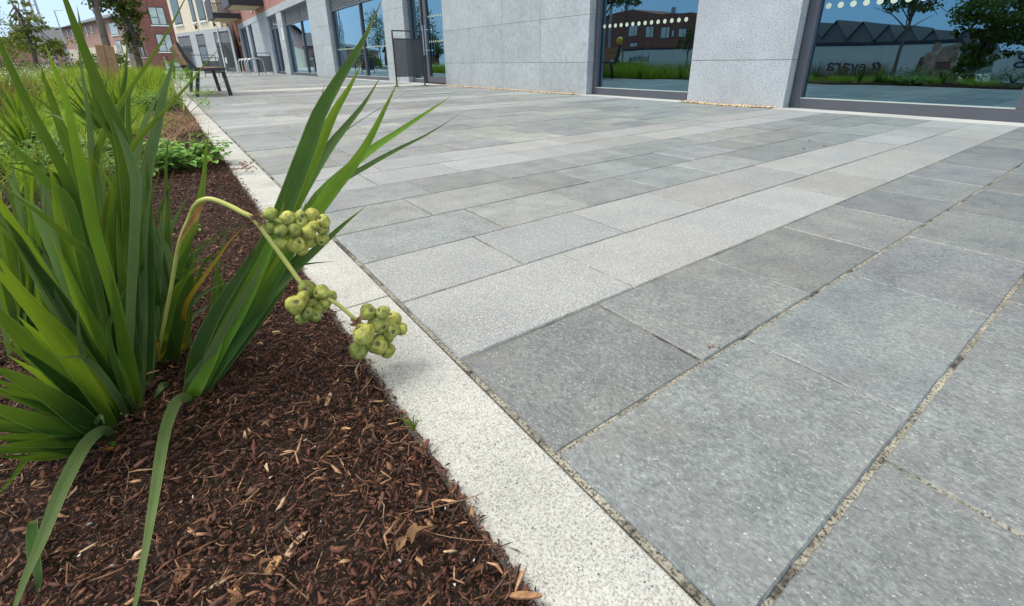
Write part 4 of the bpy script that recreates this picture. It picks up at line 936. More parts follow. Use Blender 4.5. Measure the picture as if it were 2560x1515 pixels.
# ================================================================== STREET FURNITURE
def make_bench():
    """end-on timber and dark metal bench; local origin at near end, y runs along it"""
    t = empty('park_bench', (0, 0, 0)); Ln = 2.0; K = M['darkframe']
    for y_ in (0.12, Ln - 0.12):
        mb = MB()   # one bent armature: front leg, seat rail, back rail
        mb.bar((0.455, y_, 0.0), (0.42, y_, 0.37), .055, .05, up=(0, 1, 0)); mb.build('leg', K, t)
        mb = MB(); mb.bar((-.01, y_, 0.0), (0.075, y_, 0.365), .05, .05, up=(0, 1, 0)); mb.build('leg', K, t)
    def bl(x, y): p = ony(400 + x / 7.81, 80 + y / 7.81, 9.0); return (p[0] - .42, p[2])
    def prism(V_, y0_, y1_, name, mt_):
        mb = MB(); n_ = len(V_)
        for yy in (y0_, y1_):
            for (x, z) in V_: mb.v.append((x, yy, z))
        mb.face([i for i in range(n_)][::-1]); mb.face([n_ + i for i in range(n_)])
        for i in range(n_): j = (i + 1) % n_; mb.face((i, j, n_ + j, n_ + i))
        return mb.build(name, mt_, t, bevel=.003)
    for y_ in (0.0, Ln - .05):
        prism([bl(*q) for q in ((480, 655), (640, 755), (700, 762), (1285, 752), (1285, 700), (1180, 690), (860, 712), (712, 690), (482, 432), (345, 190), (297, 200), (410, 425), (553, 640))][::-1], y_, y_ + .05, 'end_frame', K)
    for q in (((230, 272), (355, 458), (408, 428), (294, 204)), ((360, 464), (478, 646), (548, 640), (412, 434))):
        prism([bl(*z) for z in q], -.001, Ln + .001, 'back_slat', M['wood'])
    for i in range(4): lbox('seat_slat', M['wood'], t, .06 + i * .095, .06 + i * .095 + .085, .051, Ln - .051, .405, .436, bevel=.003)
    return t
bench = make_bench(); bench.location = (.42, 9.0, 0); tag(bench, 'timber and dark metal bench standing end on beside the kerb, the nearer one', 'bench', 'benches along the kerb')
bb = copy_tree(bench); bb.location = (.42, 21.5, 0); tag(bb, 'far bench half hidden behind the nearer timber bench', 'bench', 'benches along the kerb')
def barrier(loc, w, h, label, seg=0, zb=.2, zt=.92, rz=0, panel=True):
    t = tag(empty('cafe_barrier', loc, rz), label, 'barrier', 'dark metal barriers on the plaza')
    mb = MB(); r_ = .045 if seg else .0
    pts = [(0, 0, 0), (0, 0, h - r_)] + ([(r_ * .3, 0, h - r_ * .3)] if seg else []) + [(r_, 0, h), (w - r_, 0, h)] + ([(w - r_ * .3, 0, h - r_ * .3)] if seg else []) + [(w, 0, h - r_), (w, 0, 0)]
    if not seg:
        for p, q in (((0, 0, 0), (0, 0, h)), ((w, 0, 0), (w, 0, h)), ((0, 0, h), (w, 0, h))): mb.bar(p, q, .024, .024)
    else: mb.tube(pts, .014, 8)
    mb.build('frame', M['darkframe'], t)
    if panel:
        mb = MB(); mb.bar((.013, 0, zt), (w - .013, 0, zt), .02, .02); mb.bar((.013, 0, zb), (w - .013, 0, zb), .02, .02); mb.build('rail', M['darkframe'], t)
        lbox('panel', M['meshpanel'], t, .013, w - .013, -.004, .004, zb + .011, zt - .011)
    for x in (0, w): lbox('foot', M['darkframe'], t, x - .03, x + .03, -.12, .12, 0.001, .009)
    return t
barrier((3.99, 9.66, 0), .64, 1.07, 'dark mesh barrier standing in front of the glazed entrance door')
barrier((3.64, 24.5, 0), .6, .93, 'far mesh barrier with rounded corners against the grey pier', 1, .15, .79)
barrier((1.55, 24.0, 0), .6, .74, 'small rounded barrier seen over the bench seat', 1, .15, .6)
barrier((1.03, 25.0, 0), 1.1, .86, 'wide bare hoop rail seen over the bench seat', 1, panel=False)
for i, y_ in enumerate((27.2, 26.2, 25.2, 24.2)):
    t = tag(empty('cycle_stand', (3.24 + .0, y_, 0)), ['rearmost hoop cycle stand, furthest left of the stainless row', 'second hoop cycle stand from the left in the stainless row', 'third hoop cycle stand from the left in the stainless row', 'nearest hoop cycle stand, furthest right of the stainless row'][i], 'cycle stand', 'hoop cycle stands')
    mb = MB(); w_ = .62; h_ = .70; pts = [(0, 0, 0), (0, 0, h_ - .16)] + [(.16 - .16 * math.cos(a), 0, h_ - .16 + .16 * math.sin(a)) for a in (R(30), R(60), R(90))] + [(w_ - .16 + .16 * math.sin(a), 0, h_ - .16 + .16 * math.cos(a)) for a in (0, R(30), R(60), R(90))] + [(w_, 0, 0)]
    mb.tube(pts, .024, 10); mb.build('hoop', M['steel'], t, smooth=True)
    for x in (0, w_): mb = MB(); mb.tube([(x, 0, .001), (x, 0, .012)], .05, 12); mb.build('base_plate', M['steel'], t)
ic = tag(empty('inspection_cover', (3.3, 6.85, 0.0015)), 'recessed inspection cover with pale stone infill set in the paving', 'cover')
lbox('frame', M['steel'], ic, 0, .56, 0, .34, .0, .004); lbox('infill', M['granite'], ic, .012, .548, .012, .328, .0045, .006)

# ================================================================== BED PLANTING
def catmull(P_, n):
    P_ = [np.array(p, float) for p in P_]
    P_ = [2 * P_[0] - P_[1]] + P_ + [2 * P_[-1] - P_[-2]]
    segs = len(P_) - 3; out = []
    for i in range(n):
        t = i / (n - 1) * segs; k = min(int(t), segs - 1); u = t - k
        a, b, c, d = P_[k:k + 4]
        out.append(0.5 * ((2 * b) + (-a + c) * u + (2 * a - 5 * b + 4 * c - d) * u * u + (-a + 3 * b - 3 * c + d) * u ** 3))
    return out
CAM0 = np.array([0, 0, H])
def ribbon(mb, pts, W, twist=0.0, tw_rate=0.0, fold=0.18, n=22, base_w=0.55, peak=0.5, tip_pow=1.5, thick=True):
    """sword-shaped leaf: a folded strip, five points across"""
    pts = catmull(pts, n); b = len(mb.v); peak = peak * .72; base_w = max(base_w, .7) if base_w == .55 else base_w; tip_pow = tip_pow * .88
    for i, p in enumerate(pts):
        s = i / (n - 1)
        d = pts[min(i + 1, n - 1)] - pts[max(i - 1, 0)]; d = d / (np.linalg.norm(d) + 1e-9)
        view = p - CAM0; view /= np.linalg.norm(view)
        w = np.cross(d, view); w /= (np.linalg.norm(w) + 1e-9); nn = np.cross(w, d)
        a = twist + tw_rate * s; w2 = w * math.cos(a) + nn * math.sin(a); n2 = -w * math.sin(a) + nn * math.cos(a)
        if s < peak: ww = base_w + (1 - base_w) * math.sin(s / peak * math.pi / 2)
        else: ww = max(0.0, 1 - ((s - peak) / (1 - peak)) ** tip_pow)
        ww = max(ww, 0.012) * W / 2
        for u in (-1, -0.5, 0, 0.5, 1):
            q = p + w2 * (u * ww) + n2 * (fold * ww * (1 - abs(u)) )
            mb.v.append(tuple(q))
    for i in range(n - 1):
        for k in range(4):
            q = (b + i * 5 + k, b + i * 5 + k + 1, b + (i + 1) * 5 + k + 1, b + (i + 1) * 5 + k)
            mb.face(q, 0, None, [(k / 4, i / (n - 1)), ((k + 1) / 4, i / (n - 1)), ((k + 1) / 4, (i + 1) / (n - 1)), (k / 4, (i + 1) / (n - 1))])
LR = random.Random(5)
class Clump:
    def __init__(s, name, label, cat, rpx, z=0.0):
        s.root = gnd(*rpx, z); s.o = tag(empty(name, tuple(s.root)), label, cat)
        h = s.root - CAM0; h[2] = 0; s.n = h / np.linalg.norm(h)
    def wp(s, x, y, off=0.0):
        """pixel -> point on the upright plane through the plant's foot, off metres further away"""
        v = ray(x, y); t = ((s.root - CAM0) @ s.n + off) / (v @ s.n); return CAM0 + v * t
    def leaf(s, px, wpx, mat_='leaf_dark', off=(0, 0), name='leaf', **kw):
        m_ = len(px); g_ = gnd(*px[0], -0.004); d0 = float((g_ - s.root) @ s.n)
        if abs(d0) > .17: d0 = 0
        P3 = [s.wp(x, y, d0 + (off[1] - off[0]) * (i / (m_ - 1)) ** 1.3 + off[0] * min(1, i)) for i, (x, y) in enumerate(px)]
        if d0: P3[0] = g_
        P3[0][2] = max(P3[0][2], -0.01)
        W = wpx * camz(P3[m_ // 2]) / F * (.76 if s.root[0] < -.12 else .95)
        mb = MB(); ribbon(mb, P3, W, **kw); mb.v = [tuple(np.array(v) - s.root) for v in mb.v]
        tv = LR.uniform(.55, 1.35); tg_ = LR.uniform(.9, 1.1); mb.t = [(tv * tg_, tv, tv * tg_)] * len(mb.f)
        o = mb.build(name, M[mat_], s.o, smooth=True)
        if mat_ == 'leaf_yellow': o['label'] = 'withered yellow leaf'
        if mat_ == 'leaf_brown': o['label'] = 'dead brown leaf'
        return o
D_ = lambda *q: [(x * 1.0207, y * 1.0207) for x, y in q]
def cv(ox, oy, s, *q): return [(ox + x / s, oy + y / s) for x, y in q]
c1_ = lambda *q: cv(0, 0, 3.905, *q)
c2_ = lambda *q: cv(400, 0, 3.905, *q)
c3_ = lambda *q: cv(920, 0, 3.905, *q)
n1_ = lambda *q: cv(0, 300, 3.905, *q)
n2_ = lambda *q: cv(400, 380, 3.905, *q)
n3_ = lambda *q: cv(0, 680, 3.092, *q)
n4_ = lambda *q: cv(400, 680, 3.905, *q)
n5_ = lambda *q: cv(0, 1060, 3.135, *q)

# ---- right-hand fan of sword leaves
cb = Clump('sword_leaf_fan', 'narrow fan of dark sword leaves leaning right out over the pale kerb', 'leafy plant', (478, 1008))
rt = (478, 1008)
def B(*q, **k): return list(q)
cb.leaf([rt] + n2_((560, 850), (900, 800)) [:0] + [(530, 880), (600, 745), (690, 570)] + c2_((1420, 1484), (1560, 1100), (1760, 750), (1980, 400), (2172, -10)), 47, 'leaf_dark', (0.0, 0.02), peak=.62, twist=.15)
cb.leaf([(482, 1006), (548, 872), (640, 700), (730, 520)] + c2_((1530, 1484), (1700, 1100), (1850, 850), (1985, 590)), 38, 'leaf_mid', (0.02, 0.05), peak=.55, twist=-.3)
cb.leaf([(484, 1005), (560, 868), (655, 690), (733, 520)] + c2_((1620, 1484), (1800, 1250), (2000, 1000), (2170, 720)), 33, 'leaf_dark', (0.03, 0.07), peak=.55, twist=.35)
cb.leaf([(476, 1000), (560, 850), (660, 650), (735, 460)] + c2_((1520, 1200), (1570, 1000), (1605, 800)), 13, 'leaf_pale', (0.03, 0.05), peak=.4)
cb.leaf([(486, 1004), (580, 850), (700, 660), (790, 530), (835, 470), (887, 406)] + c2_((2050, 1350), (2200, 1050), (2340, 760)), 36, 'leaf_mid', (-0.01, 0.03), peak=.6, twist=-.2)
cb.leaf([(488, 1004), (590, 850), (690, 660), (760, 545), (810, 475)] + c3_((0, 1484), (300, 1280), (600, 1080), (822, 932)), 30, 'leaf_mid', (0.01, 0.08), peak=.65, twist=.5)
cb.leaf([(490, 1003), (600, 850), (700, 680), (770, 560), (822, 475), (912, 418)] + c3_((300, 1450), (600, 1300), (942, 1083)), 23, 'leaf_dark', (0.02, 0.1), peak=.6, twist=.6)
cb.leaf([(490, 1006), (554, 905), (618, 815)] + n2_((1100, 1350), (1350, 1100), (1550, 930), (1800, 700), (2010, 532)), 33, 'leaf_dark', (-0.02, 0.0), peak=.55, twist=.25)
cb.leaf([(486, 1008), (560, 900), (640, 800), (700, 715), (733, 675)] + n2_((1400, 1098), (1722, 1064)), 14, 'leaf_dark', (0.0, 0.05), peak=.7)
cb.leaf([(474, 1010), (500, 900), (570, 760), (640, 640), (700, 530), (740, 450), (800, 378), (871, 322), (963, 262), (1047, 213)], 15, 'leaf_pale', (0.03, 0.12), peak=.3, tip_pow=.6)
cb.leaf([(484, 1010), (570, 880), (670, 720), (740, 600), (765, 500)], 40, 'leaf_dark', (-0.01, -0.02), peak=.5, twist=-.4)
cb.leaf([(480, 1010), (545, 870), (620, 730), (680, 600), (712, 500)], 44, 'leaf_mid', (-0.015, -0.01), peak=.5, twist=.3)
cb.leaf([(488, 1008), (590, 870), (690, 730), (760, 620), (810, 540)], 34, 'leaf_dark', (-0.005, .02), peak=.5)
cb.leaf([(472, 1008), (488, 900), (540, 780), (610, 670), (655, 590)], 36, 'leaf_dark', (-0.02, -0.02), peak=.5, twist=.2)
cb.leaf([(470, 1000)] + n4_((300, 1120), (350, 1000), (440, 850), (492, 720)), 34, 'leaf_pale', (-0.03, -0.035), peak=.35, twist=-.2)
cb.leaf([(474, 1012)] + n4_((330, 1180), (430, 1000), (560, 760), (640, 560)), 34, 'leaf_mid', (-0.025, -0.025), peak=.45)
cb.leaf([(478, 1005), (520, 900), (580, 790), (640, 690), (668, 620)], 24, 'leaf_pale', (-0.03, -0.03), peak=.5, twist=-.5)

# ---- left-hand big clump
ca = Clump('sword_leaf_clump', 'big clump of broad sword shaped leaves filling the left foreground', 'leafy plant', (320, 1062))
A0 = (330, 1050)
TL = [
 (D_((318, 1000), (262, 780), (205, 590), (165, 440), (75, 270), (0, 110), (-60, 0)), 38, 'leaf_dark', (.02, -.06), dict(peak=.5, twist=.2)),
 ([(345, 1040), (335, 800), (325, 560), (307, 358), (256, 236), (205, 110), (160, -10), (130, -90)], 44, 'leaf_dark', (.03, .0), dict(peak=.5, twist=-.25)),
 ([(350, 1040), (345, 780), (322, 560)] + c1_((1180, 1400), (990, 1150), (900, 780), (800, 330), (750, 45)), 27, 'leaf_dark', (.05, .03), dict(peak=.6, twist=.2)),
 ([(345, 1045), (300, 800), (236, 580)] + n1_((850, 700), (780, 400)) + c1_((740, 1420), (640, 950), (520, 640), (430, 410)), 37, 'leaf_mid', (-.01, -.02), dict(peak=.5, twist=.1)),
 ([(372, 960), (330, 760), (262, 560)] + n1_((930, 500), (890, 200)) + c1_((860, 1100), (800, 700), (745, 330)), 24, 'leaf_pale', (.01, .02), dict(peak=.5, twist=-.1)),
 ([(380, 950), (300, 750), (238, 560), (232, 440), (256, 345), (300, 260), (358, 175), (410, 95), (461, 0), (480, -40)], 28, 'leaf_mid', (-.02, .05), dict(peak=.42, twist=.1, tip_pow=.8)),
 ([(385, 945), (345, 760), (315, 620), (300, 520)] + n1_((1210, 640), (1300, 470), (1500, 230)) + c2_((0, 1340), (350, 1050), (700, 720), (1130, 330)), 15, 'leaf_mid', (0, .12), dict(peak=.25, tip_pow=.6)),
 ([(380, 950), (320, 770), (278, 620), (268, 540)] + n1_((1130, 620), (1280, 280), (1500, 20)) + c2_((0, 1130), (300, 800), (470, 590), (632, 420)), 31, 'leaf_mid', (-.03, .02), dict(peak=.38, tip_pow=.9, twist=-.1)),
 ([(395, 940), (365, 740), (352, 560), (358, 479)] + n1_((1450, 400)) + c1_((1540, 1200), (1600, 900), (1665, 690), (1712, 480)), 36, 'leaf_pale', (.04, .05), dict(peak=.6, twist=.2)),
 ([(390, 945), (350, 740), (315, 560), (330, 450)] + c1_((1380, 1300), (1480, 1050), (1592, 825)), 30, 'leaf_pale', (.0, .02), dict(peak=.55, twist=-.2)),
 ([(385, 950), (345, 740), (312, 560), (302, 430)] + c1_((1190, 1000), (1230, 700), (1240, 335)), 25, 'leaf_dark', (.05, .05), dict(peak=.55, twist=.3)),
 ([(395, 945), (360, 760), (330, 560), (325, 400)] + c1_((1250, 1000), (1300, 850), (1372, 690)), 18, 'leaf_dark', (.06, .1), dict(peak=.6)),
 ([(310, 1055), (220, 830), (140, 640)] + n1_((400, 980), (340, 870), (180, 750), (58, 498)), 34, 'leaf_pale', (-.02, -.03), dict(peak=.55, twist=-.2)),
 ([(325, 1050), (235, 830), (160, 650)] + n1_((480, 950), (440, 700), (425, 500), (430, 240)), 38, 'leaf_pale', (.02, .0), dict(peak=.45, twist=.2, tip_pow=1.0)),
 ([(320, 1050), (240, 860), (170, 720), (120, 600), (112, 480)], 34, 'leaf_pale', (.0, -.0), dict(peak=.5, twist=-.3)),
 ([(300, 1060), (200, 850), (110, 690), (20, 540), (-40, 450)], 42, 'leaf_mid', (-.03, -.1), dict(peak=.5, twist=.1)),
 ([(305, 1060), (205, 880), (97, 690), (40, 590), (-30, 505)], 40, 'leaf_pale', (-.04, -.08), dict(peak=.5, twist=.3)),
 (n3_((1000, 1150), (820, 900), (600, 600), (330, 330), (100, 60), (-100, -250)), 44, 'leaf_mid', (-.04, -.1), dict(peak=.5)),
 (n3_((1010, 1140), (900, 900), (700, 620), (560, 350), (400, 120), (150, -200), (-50, -400)), 46, 'leaf_dark', (-.03, -.08), dict(peak=.5, twist=.2)),
 (n3_((1030, 1130), (960, 900), (830, 640), (700, 400), (600, 200), (500, -50), (380, -300)), 44, 'leaf_mid', (-.03, -.04), dict(peak=.5, twist=-.2)),
 (n3_((1060, 1110), (1020, 860), (960, 560), (900, 250), (830, -100)), 42, 'leaf_mid', (-.02, -.03), dict(peak=.5, twist=.15)),
 (n3_((1070, 1080), (1060, 800), (1010, 500), (960, 150), (920, -200), (900, -500)), 40, 'leaf_dark', (-.0, .02), dict(peak=.5, twist=-.3)),
 (n3_((1100, 900), (1110, 700), (1080, 400), (1060, 100), (1010, -250)), 38, 'leaf_dark', (.0, .02), dict(peak=.5, twist=.2)),
 (n3_((1150, 880), (1150, 600), (1120, 300), (1110, 0), (1070, -300), (1160, -700)), 36, 'leaf_mid', (.01, .04), dict(peak=.5, twist=.2)),
 (n3_((1190, 850), (1200, 600), (1180, 300), (1150, 0), (1130, -400), (1240, -800)), 34, 'leaf_dark', (.02, .05), dict(peak=.5, twist=-.2)),
 (n3_((1210, 830), (1240, 600), (1230, 300), (1180, 0), (1220, -300)), 34, 'leaf_mid', (.02, .03), dict(peak=.5, twist=.3)),
 (n3_((1130, 890), (1060, 600), (940, 300), (870, 0), (850, -330), (870, -640), (700, -900)), 36, 'leaf_mid', (-.03, -.02), dict(peak=.5, twist=.1)),
 (n3_((900, 1290), (700, 1190), (450, 1000), (150, 830), (-150, 700)), 62, 'leaf_dark', (-.02, -.08), dict(peak=.5, twist=-.2, base_w=.35)),
 (n3_((890, 1300), (650, 1270), (350, 1180), (0, 1060), (-250, 1000)), 58, 'leaf_dark', (-.02, -.08), dict(peak=.5, twist=.2, base_w=.35)),
 (n3_((905, 1270), (780, 1120), (560, 880), (250, 600), (0, 330), (-200, 150)), 64, 'leaf_dark', (-.01, -.08), dict(peak=.5, twist=.15, base_w=.35)),
 (n3_((915, 1260), (800, 1060), (640, 820), (400, 480), (220, 260), (0, 20), (-200, -200)), 46, 'leaf_mid', (-.04, -.12), dict(peak=.5, twist=-.1, base_w=.4)),
 (n3_((880, 1320), (600, 1340), (250, 1310), (-150, 1270)), 46, 'leaf_dark', (-.0, -.05), dict(peak=.5, twist=.5, base_w=.4)),
 (n3_((870, 1330), (650, 1370), (300, 1430), (-80, 1420)), 40, 'leaf_dark', (-.0, -.05), dict(peak=.5, twist=.3, base_w=.4)),
 (n3_((900, 1240), (840, 980), (700, 760), (560, 600), (500, 420)), 60, 'leaf_dark', (.0, -.02), dict(peak=.5, twist=.4)),
 (n3_((1000, 1150), (900, 960), (760, 760), (640, 640), (605, 430), (600, 250)), 22, 'leaf_pale', (-.06, -.08), dict(peak=.35)),
 (n3_((980, 1130), (950, 900), (840, 520), (870, 330), (980, 118)), 18, 'leaf_dark', (-.06, -.08), dict(peak=.5)),
 (n3_((700, 650), (640, 655), (540, 655), (410, 675)), 10, 'leaf_pale', (-.07, -.09), dict(peak=.3)),
 (n3_((1060, 1100), (1000, 980), (930, 930), (985, 900)), 12, 'leaf_pale', (-.05, -.05), dict(peak=.3)),
 (n3_((660, 520), (400, 380), (230, 200), (60, 60), (-60, -40)), 26, 'leaf_mid', (-.02, -.1), dict(peak=.4)),
 (n1_((700, 900), (450, 600), (200, 330), (-40, 120)), 32, 'leaf_dark', (-.02, -.05), dict(peak=.5)),
 (n1_((600, 700), (350, 450), (150, 280), (-60, 60)), 26, 'leaf_dark', (.02, -.02), dict(peak=.5)),
 (n1_((640, 520), (430, 435), (200, 425), (-60, 430)), 14, 'leaf_dark', (.03, .0), dict(peak=.5)),
 (n1_((620, 640), (400, 560), (200, 490), (-60, 400)), 14, 'leaf_dark', (.02, -.03), dict(peak=.5)),
 (n1_((900, 1400), (700, 1180), (560, 1060), (400, 920), (200, 780), (0, 600)), 24, 'leaf_dark', (-.06, -.1), dict(peak=.5)),
 (n1_((720, 1500), (640, 1200), (560, 900), (520, 600), (450, 380)), 28, 'leaf_mid', (-.04, -.06), dict(peak=.5)),
 (c1_((860, 1750), (750, 1484), (600, 1200), (420, 1000), (100, 820)), 17, 'leaf_dark', (.04, .0), dict(peak=.5)),
 (c1_((800, 1700), (700, 1400), (560, 1150), (430, 1150)), 18, 'leaf_dark', (.04, .0), dict(peak=.5)),
 (c1_((620, 1165), (500, 1110), (330, 1052)), 6, 'leaf_pale', (.02, .02), dict(peak=.3)),
 (c1_((1330, 1900), (1300, 1650), (1230, 1440), (1150, 1270), (1080, 1130)), 30, 'leaf_pale', (-.0, .02), dict(peak=.6)),
 (c1_((700, 1600), (600, 1250), (500, 950), (430, 760), (400, 640)), 22, 'leaf_dark', (.06, .04), dict(peak=.5)),
 (c1_((1180, 1600), (1050, 1250), (980, 1000), (920, 830)), 30, 'leaf_dark', (.05, .04), dict(peak=.5)),
 (c1_((750, 1700), (640, 1400), (540, 1100), (470, 900), (430, 700)), 26, 'leaf_dark', (.05, .0), dict(peak=.5)),
]
r9 = random.Random(3)
for px, w, mt_, off, kw in TL:
    if px[0][1] < 905 and w > 12:      # a leaf whose lower half is hidden still grows out of the ground
        fx_, fy_ = px[0]; q0 = (305 + (fx_ - 305) * .25 + r9.uniform(-10, 14), 1052 + r9.uniform(-14, 14))
        px = [q0, (q0[0] + (fx_ - q0[0]) * .42, q0[1] + (fy_ - q0[1]) * .5)] + list(px); kw = dict(kw, peak=.6)
    ca.leaf(px, w, mt_, off, **kw)
r5 = random.Random(21)
for i in range(26):   # low front fan, spreading left
    t = i / 25; a = R(-4 + 52 * t + r5.uniform(-3, 3)); L_ = r5.uniform(300, 430)
    x0, y0 = 292 + r5.uniform(-12, 16), 1096 - 20 * t + r5.uniform(-8, 8)
    o1 = r5.uniform(-.03, .06)
    ca.leaf([(x0, y0), (x0 - L_ * .33 * math.cos(a), y0 - L_ * .36 * math.sin(a)), (x0 - L_ * .68 * math.cos(a), y0 - L_ * .68 * math.sin(a)), (x0 - L_ * math.cos(a), y0 - L_ * .95 * math.sin(a))], r5.uniform(30, 46), r5.choice(['leaf_dark', 'leaf_dark', 'leaf_dark', 'leaf_mid']), (o1, o1 - .05), peak=.5, twist=r5.uniform(-.5, .5))
for i in range(30):   # the crowded middle of the clump
    rx = r5.uniform(225, 420); rx0 = 322 + (rx - 322) * .55; ry0 = 1050 - max(0, (rx0 - 330)) * 1.6
    h_ = r5.uniform(380, 640); lean = (rx - 322) * 1.1 - r5.uniform(20, 110)
    o1 = r5.uniform(.01, .10)
    ca.leaf([(rx0, ry0), (rx0 + lean * .3, ry0 - h_ * .35), (rx0 + lean * .62, ry0 - h_ * .7), (rx0 + lean + r5.uniform(-25, 25), ry0 - h_)], r5.uniform(26, 40), r5.choice(['leaf_dark', 'leaf_dark', 'leaf_mid', 'leaf_pale']), (o1, o1 + r5.uniform(-.03, .08)), peak=.5, twist=r5.uniform(-.6, .6))

# ---- second clump standing behind and to the left
cz_ = Clump('sword_leaf_clump', 'further clump of narrower sword leaves standing behind the big left one', 'leafy plant', (150, 880))
r8 = random.Random(77)
for i in range(84):
    x0 = r8.uniform(20, 300); y0 = 885 + r8.uniform(-45, 30); tx = x0 + r8.gauss(-35, 80); ty_ = r8.uniform(330, 640)
    o1 = r8.uniform(-.06, .15)
    cz_.leaf([(x0, y0), (x0 + (tx - x0) * .25, y0 + (ty_ - y0) * .35), (x0 + (tx - x0) * .6, y0 + (ty_ - y0) * .7), (tx, ty_)], r8.uniform(18, 30), r8.choice(['leaf_dark', 'leaf_mid', 'leaf_pale', 'leaf_dark']), (o1, o1 + r8.uniform(-.04, .06)), peak=.5, twist=r8.uniform(-.7, .7))
# ---- middle shoots with the fruiting stalk
cc_ = Clump('fruiting_stalk_plant', 'upright sword leaves with an arching pale stalk carrying three clusters of green seed pods', 'leafy plant', (420, 925))
cc_.leaf([(414, 926)] + n3_((1350, 400), (1440, 100)) + n1_((1800, 1250), (1880, 1050), (1950, 780), (1985, 600), (2012, 300), (2042, 78)), 24, 'leaf_mid', (0, .04), peak=.5, twist=.1)
cc_.leaf([(425, 928)] + n3_((1350, 560), (1400, 300), (1450, 40)) + n1_((1740, 1484), (1840, 1250), (1930, 1000)), 36, 'leaf_dark', (-.02, -.02), peak=.5)
cc_.leaf([(450, 915), (440, 800), (428, 700), (420, 600)] + n1_((1640, 900), (1620, 600), (1630, 300), (1662, 140)), 13, 'leaf_dark', (.02, .05), peak=.5)
cc_.leaf([(445, 915), (430, 740), (412, 600)] + n1_((1560, 900), (1640, 700), (1700, 470)), 12, 'leaf_dark', (.02, .04), peak=.5)
cc_.leaf([(400, 930), (395, 800), (372, 650), (350, 560)] + n1_((1330, 700), (1350, 550)), 28, 'leaf_dark', (-.01, .0), peak=.5, twist=.3)
cc_.leaf([(430, 925), (425, 820), (400, 700), (385, 600)] + n1_((1450, 900), (1380, 650)), 26, 'leaf_pale', (-.0, .02), peak=.5, twist=.3)
cc_.leaf([(440, 920), (440, 830), (445, 760), (425, 650)] + n1_((1580, 1150), (1520, 1050)), 24, 'leaf_pale', (.0, .02), peak=.5, twist=-.3)
cc_.leaf([(404, 925), (410, 830), (430, 750), (460, 700), (500, 660)], 30, 'leaf_mid', (-.03, -.04), peak=.4)
cc_.leaf([(462, 905), (470, 830), (478, 760)] + n2_((420, 1100), (560, 1020), (600, 1250)), 10, 'leaf_dark', (.02, .02), peak=.5)
cc_.leaf([(458, 900), (458, 812)] + n2_((260, 1484), (350, 1330), (560, 1040), (700, 850), (882, 668)), 13, 'leaf_yellow', (-.03, -.13), peak=.35, twist=.2)
cc_.leaf([(400, 930), (395, 850)] + n3_((1240, 660), (1300, 560)), 10, 'leaf_yellow', (-.03, -.03), peak=.3)
cc_.leaf([(388, 920)] + n3_((1170, 700), (1140, 500), (1120, 350)), 10, 'leaf_yellow', (-.03, -.03), peak=.3)
cc_.leaf([(440, 905), (448, 830)] + n3_((1420, 330), (1600, 150), (1790, 72)), 11, 'leaf_pale', (-.03, -.05), peak=.4)
cc_.leaf([(468, 905)] + n3_((1440, 550), (1440, 430), (1500, 330), (1640, 245)), 24, 'leaf_pale', (.03, .03), peak=.4, twist=.2)
cc_.leaf([(482, 890)] + n3_((1550, 500), (1600, 330), (1630, 100), (1640, -60)), 11, 'leaf_brown', (.02, .02), peak=.3)
cc_.leaf([(505, 880), (530, 810), (548, 730)] + n2_((570, 1250), (555, 1090)), 19, 'leaf_dark', (.03, .03), peak=.5)
cc_.leaf([(512, 880), (540, 800), (556, 730)] + n2_((620, 1300), (600, 1180)), 15, 'leaf_pale', (.04, .04), peak=.5)
cc_.leaf([(470, 900), (440, 720)] + n2_((80, 900), (120, 720), (200, 560), (302, 388)), 15, 'leaf_pale', (.03, .04), peak=.5)
cc_.leaf([(470, 900), (450, 760)] + n2_((170, 1130), (340, 950), (600, 800), (872, 690)), 8, 'leaf_dark', (.02, .03), peak=.4)
cc_.leaf([(500, 890), (530, 760)] + n2_((560, 1070), (600, 950), (660, 760), (772, 608)), 8, 'leaf_pale', (.03, .05), peak=.3)
cc_.leaf([(470, 895), (460, 760)] + n2_((330, 1050), (450, 920), (592, 838)), 13, 'leaf_pale', (.03, .04), peak=.5)
cc_.leaf(n2_((330, 1062), (430, 1055), (560, 1080), (762, 1138)), 7, 'leaf_pale', (.03, .05), peak=.5)
cc_.leaf([(440, 900), (450, 800)] + n2_((250, 1484), (400, 1380), (560, 1310), (720, 1250)), 9, 'leaf_pale', (-.02, .0), peak=.5)
cc_.leaf([(455, 905), (462, 800)] + n2_((200, 1300), (300, 1100), (340, 950)), 22, 'leaf_mid', (.0, .01), peak=.5)
for q, w in ((n2_((60, 1480), (20, 1200), (0, 900), (-40, 700)), 34), (n2_((150, 1480), (200, 1250), (300, 1050), (335, 960)), 28), (n2_((-60, 1480), (-60, 1200), (-90, 900), (-60, 500)), 30)):
    cc_.leaf([(q[0][0] - 10, 930)] + q, w, 'leaf_dark', (.0, .02), peak=.5, twist=.2)
# stalk
def stalk_pts():
    P_ = [((388, 915), 0.0), ((417, 777), -.03), ((433, 690), -.05), ((448, 607), -.075), ((474, 541), -.095), ((484, 517), -.105), ((502, 502), -.115), ((528, 498), -.125), ((566, 511), -.14), ((605, 531), -.155), ((636, 549), -.165),
          ((682, 610), -.18), ((720, 662), -.19), ((758, 713), -.2), ((785, 728), -.205), ((815, 744), -.215), ((848, 764), -.225), ((897, 805), -.24), ((925, 822), -.245)]
    return [cc_.wp(x, y, o) for (x, y), o in P_]
sp3 = stalk_pts(); sr = catmull(sp3, 70)
rad_ = [6.4 * camz(p) / F * (1.0 - .35 * max(0, i - 35) / 35) for i, p in enumerate(sr)]
for i in range(0, 22): rad_[i] *= .7
mb = MB(); mb.tube([Vector(p - cc_.root) for p in sr], rad_, 10); stalk = mb.build('seed_stalk', M['stem'], cc_.o, smooth=True)
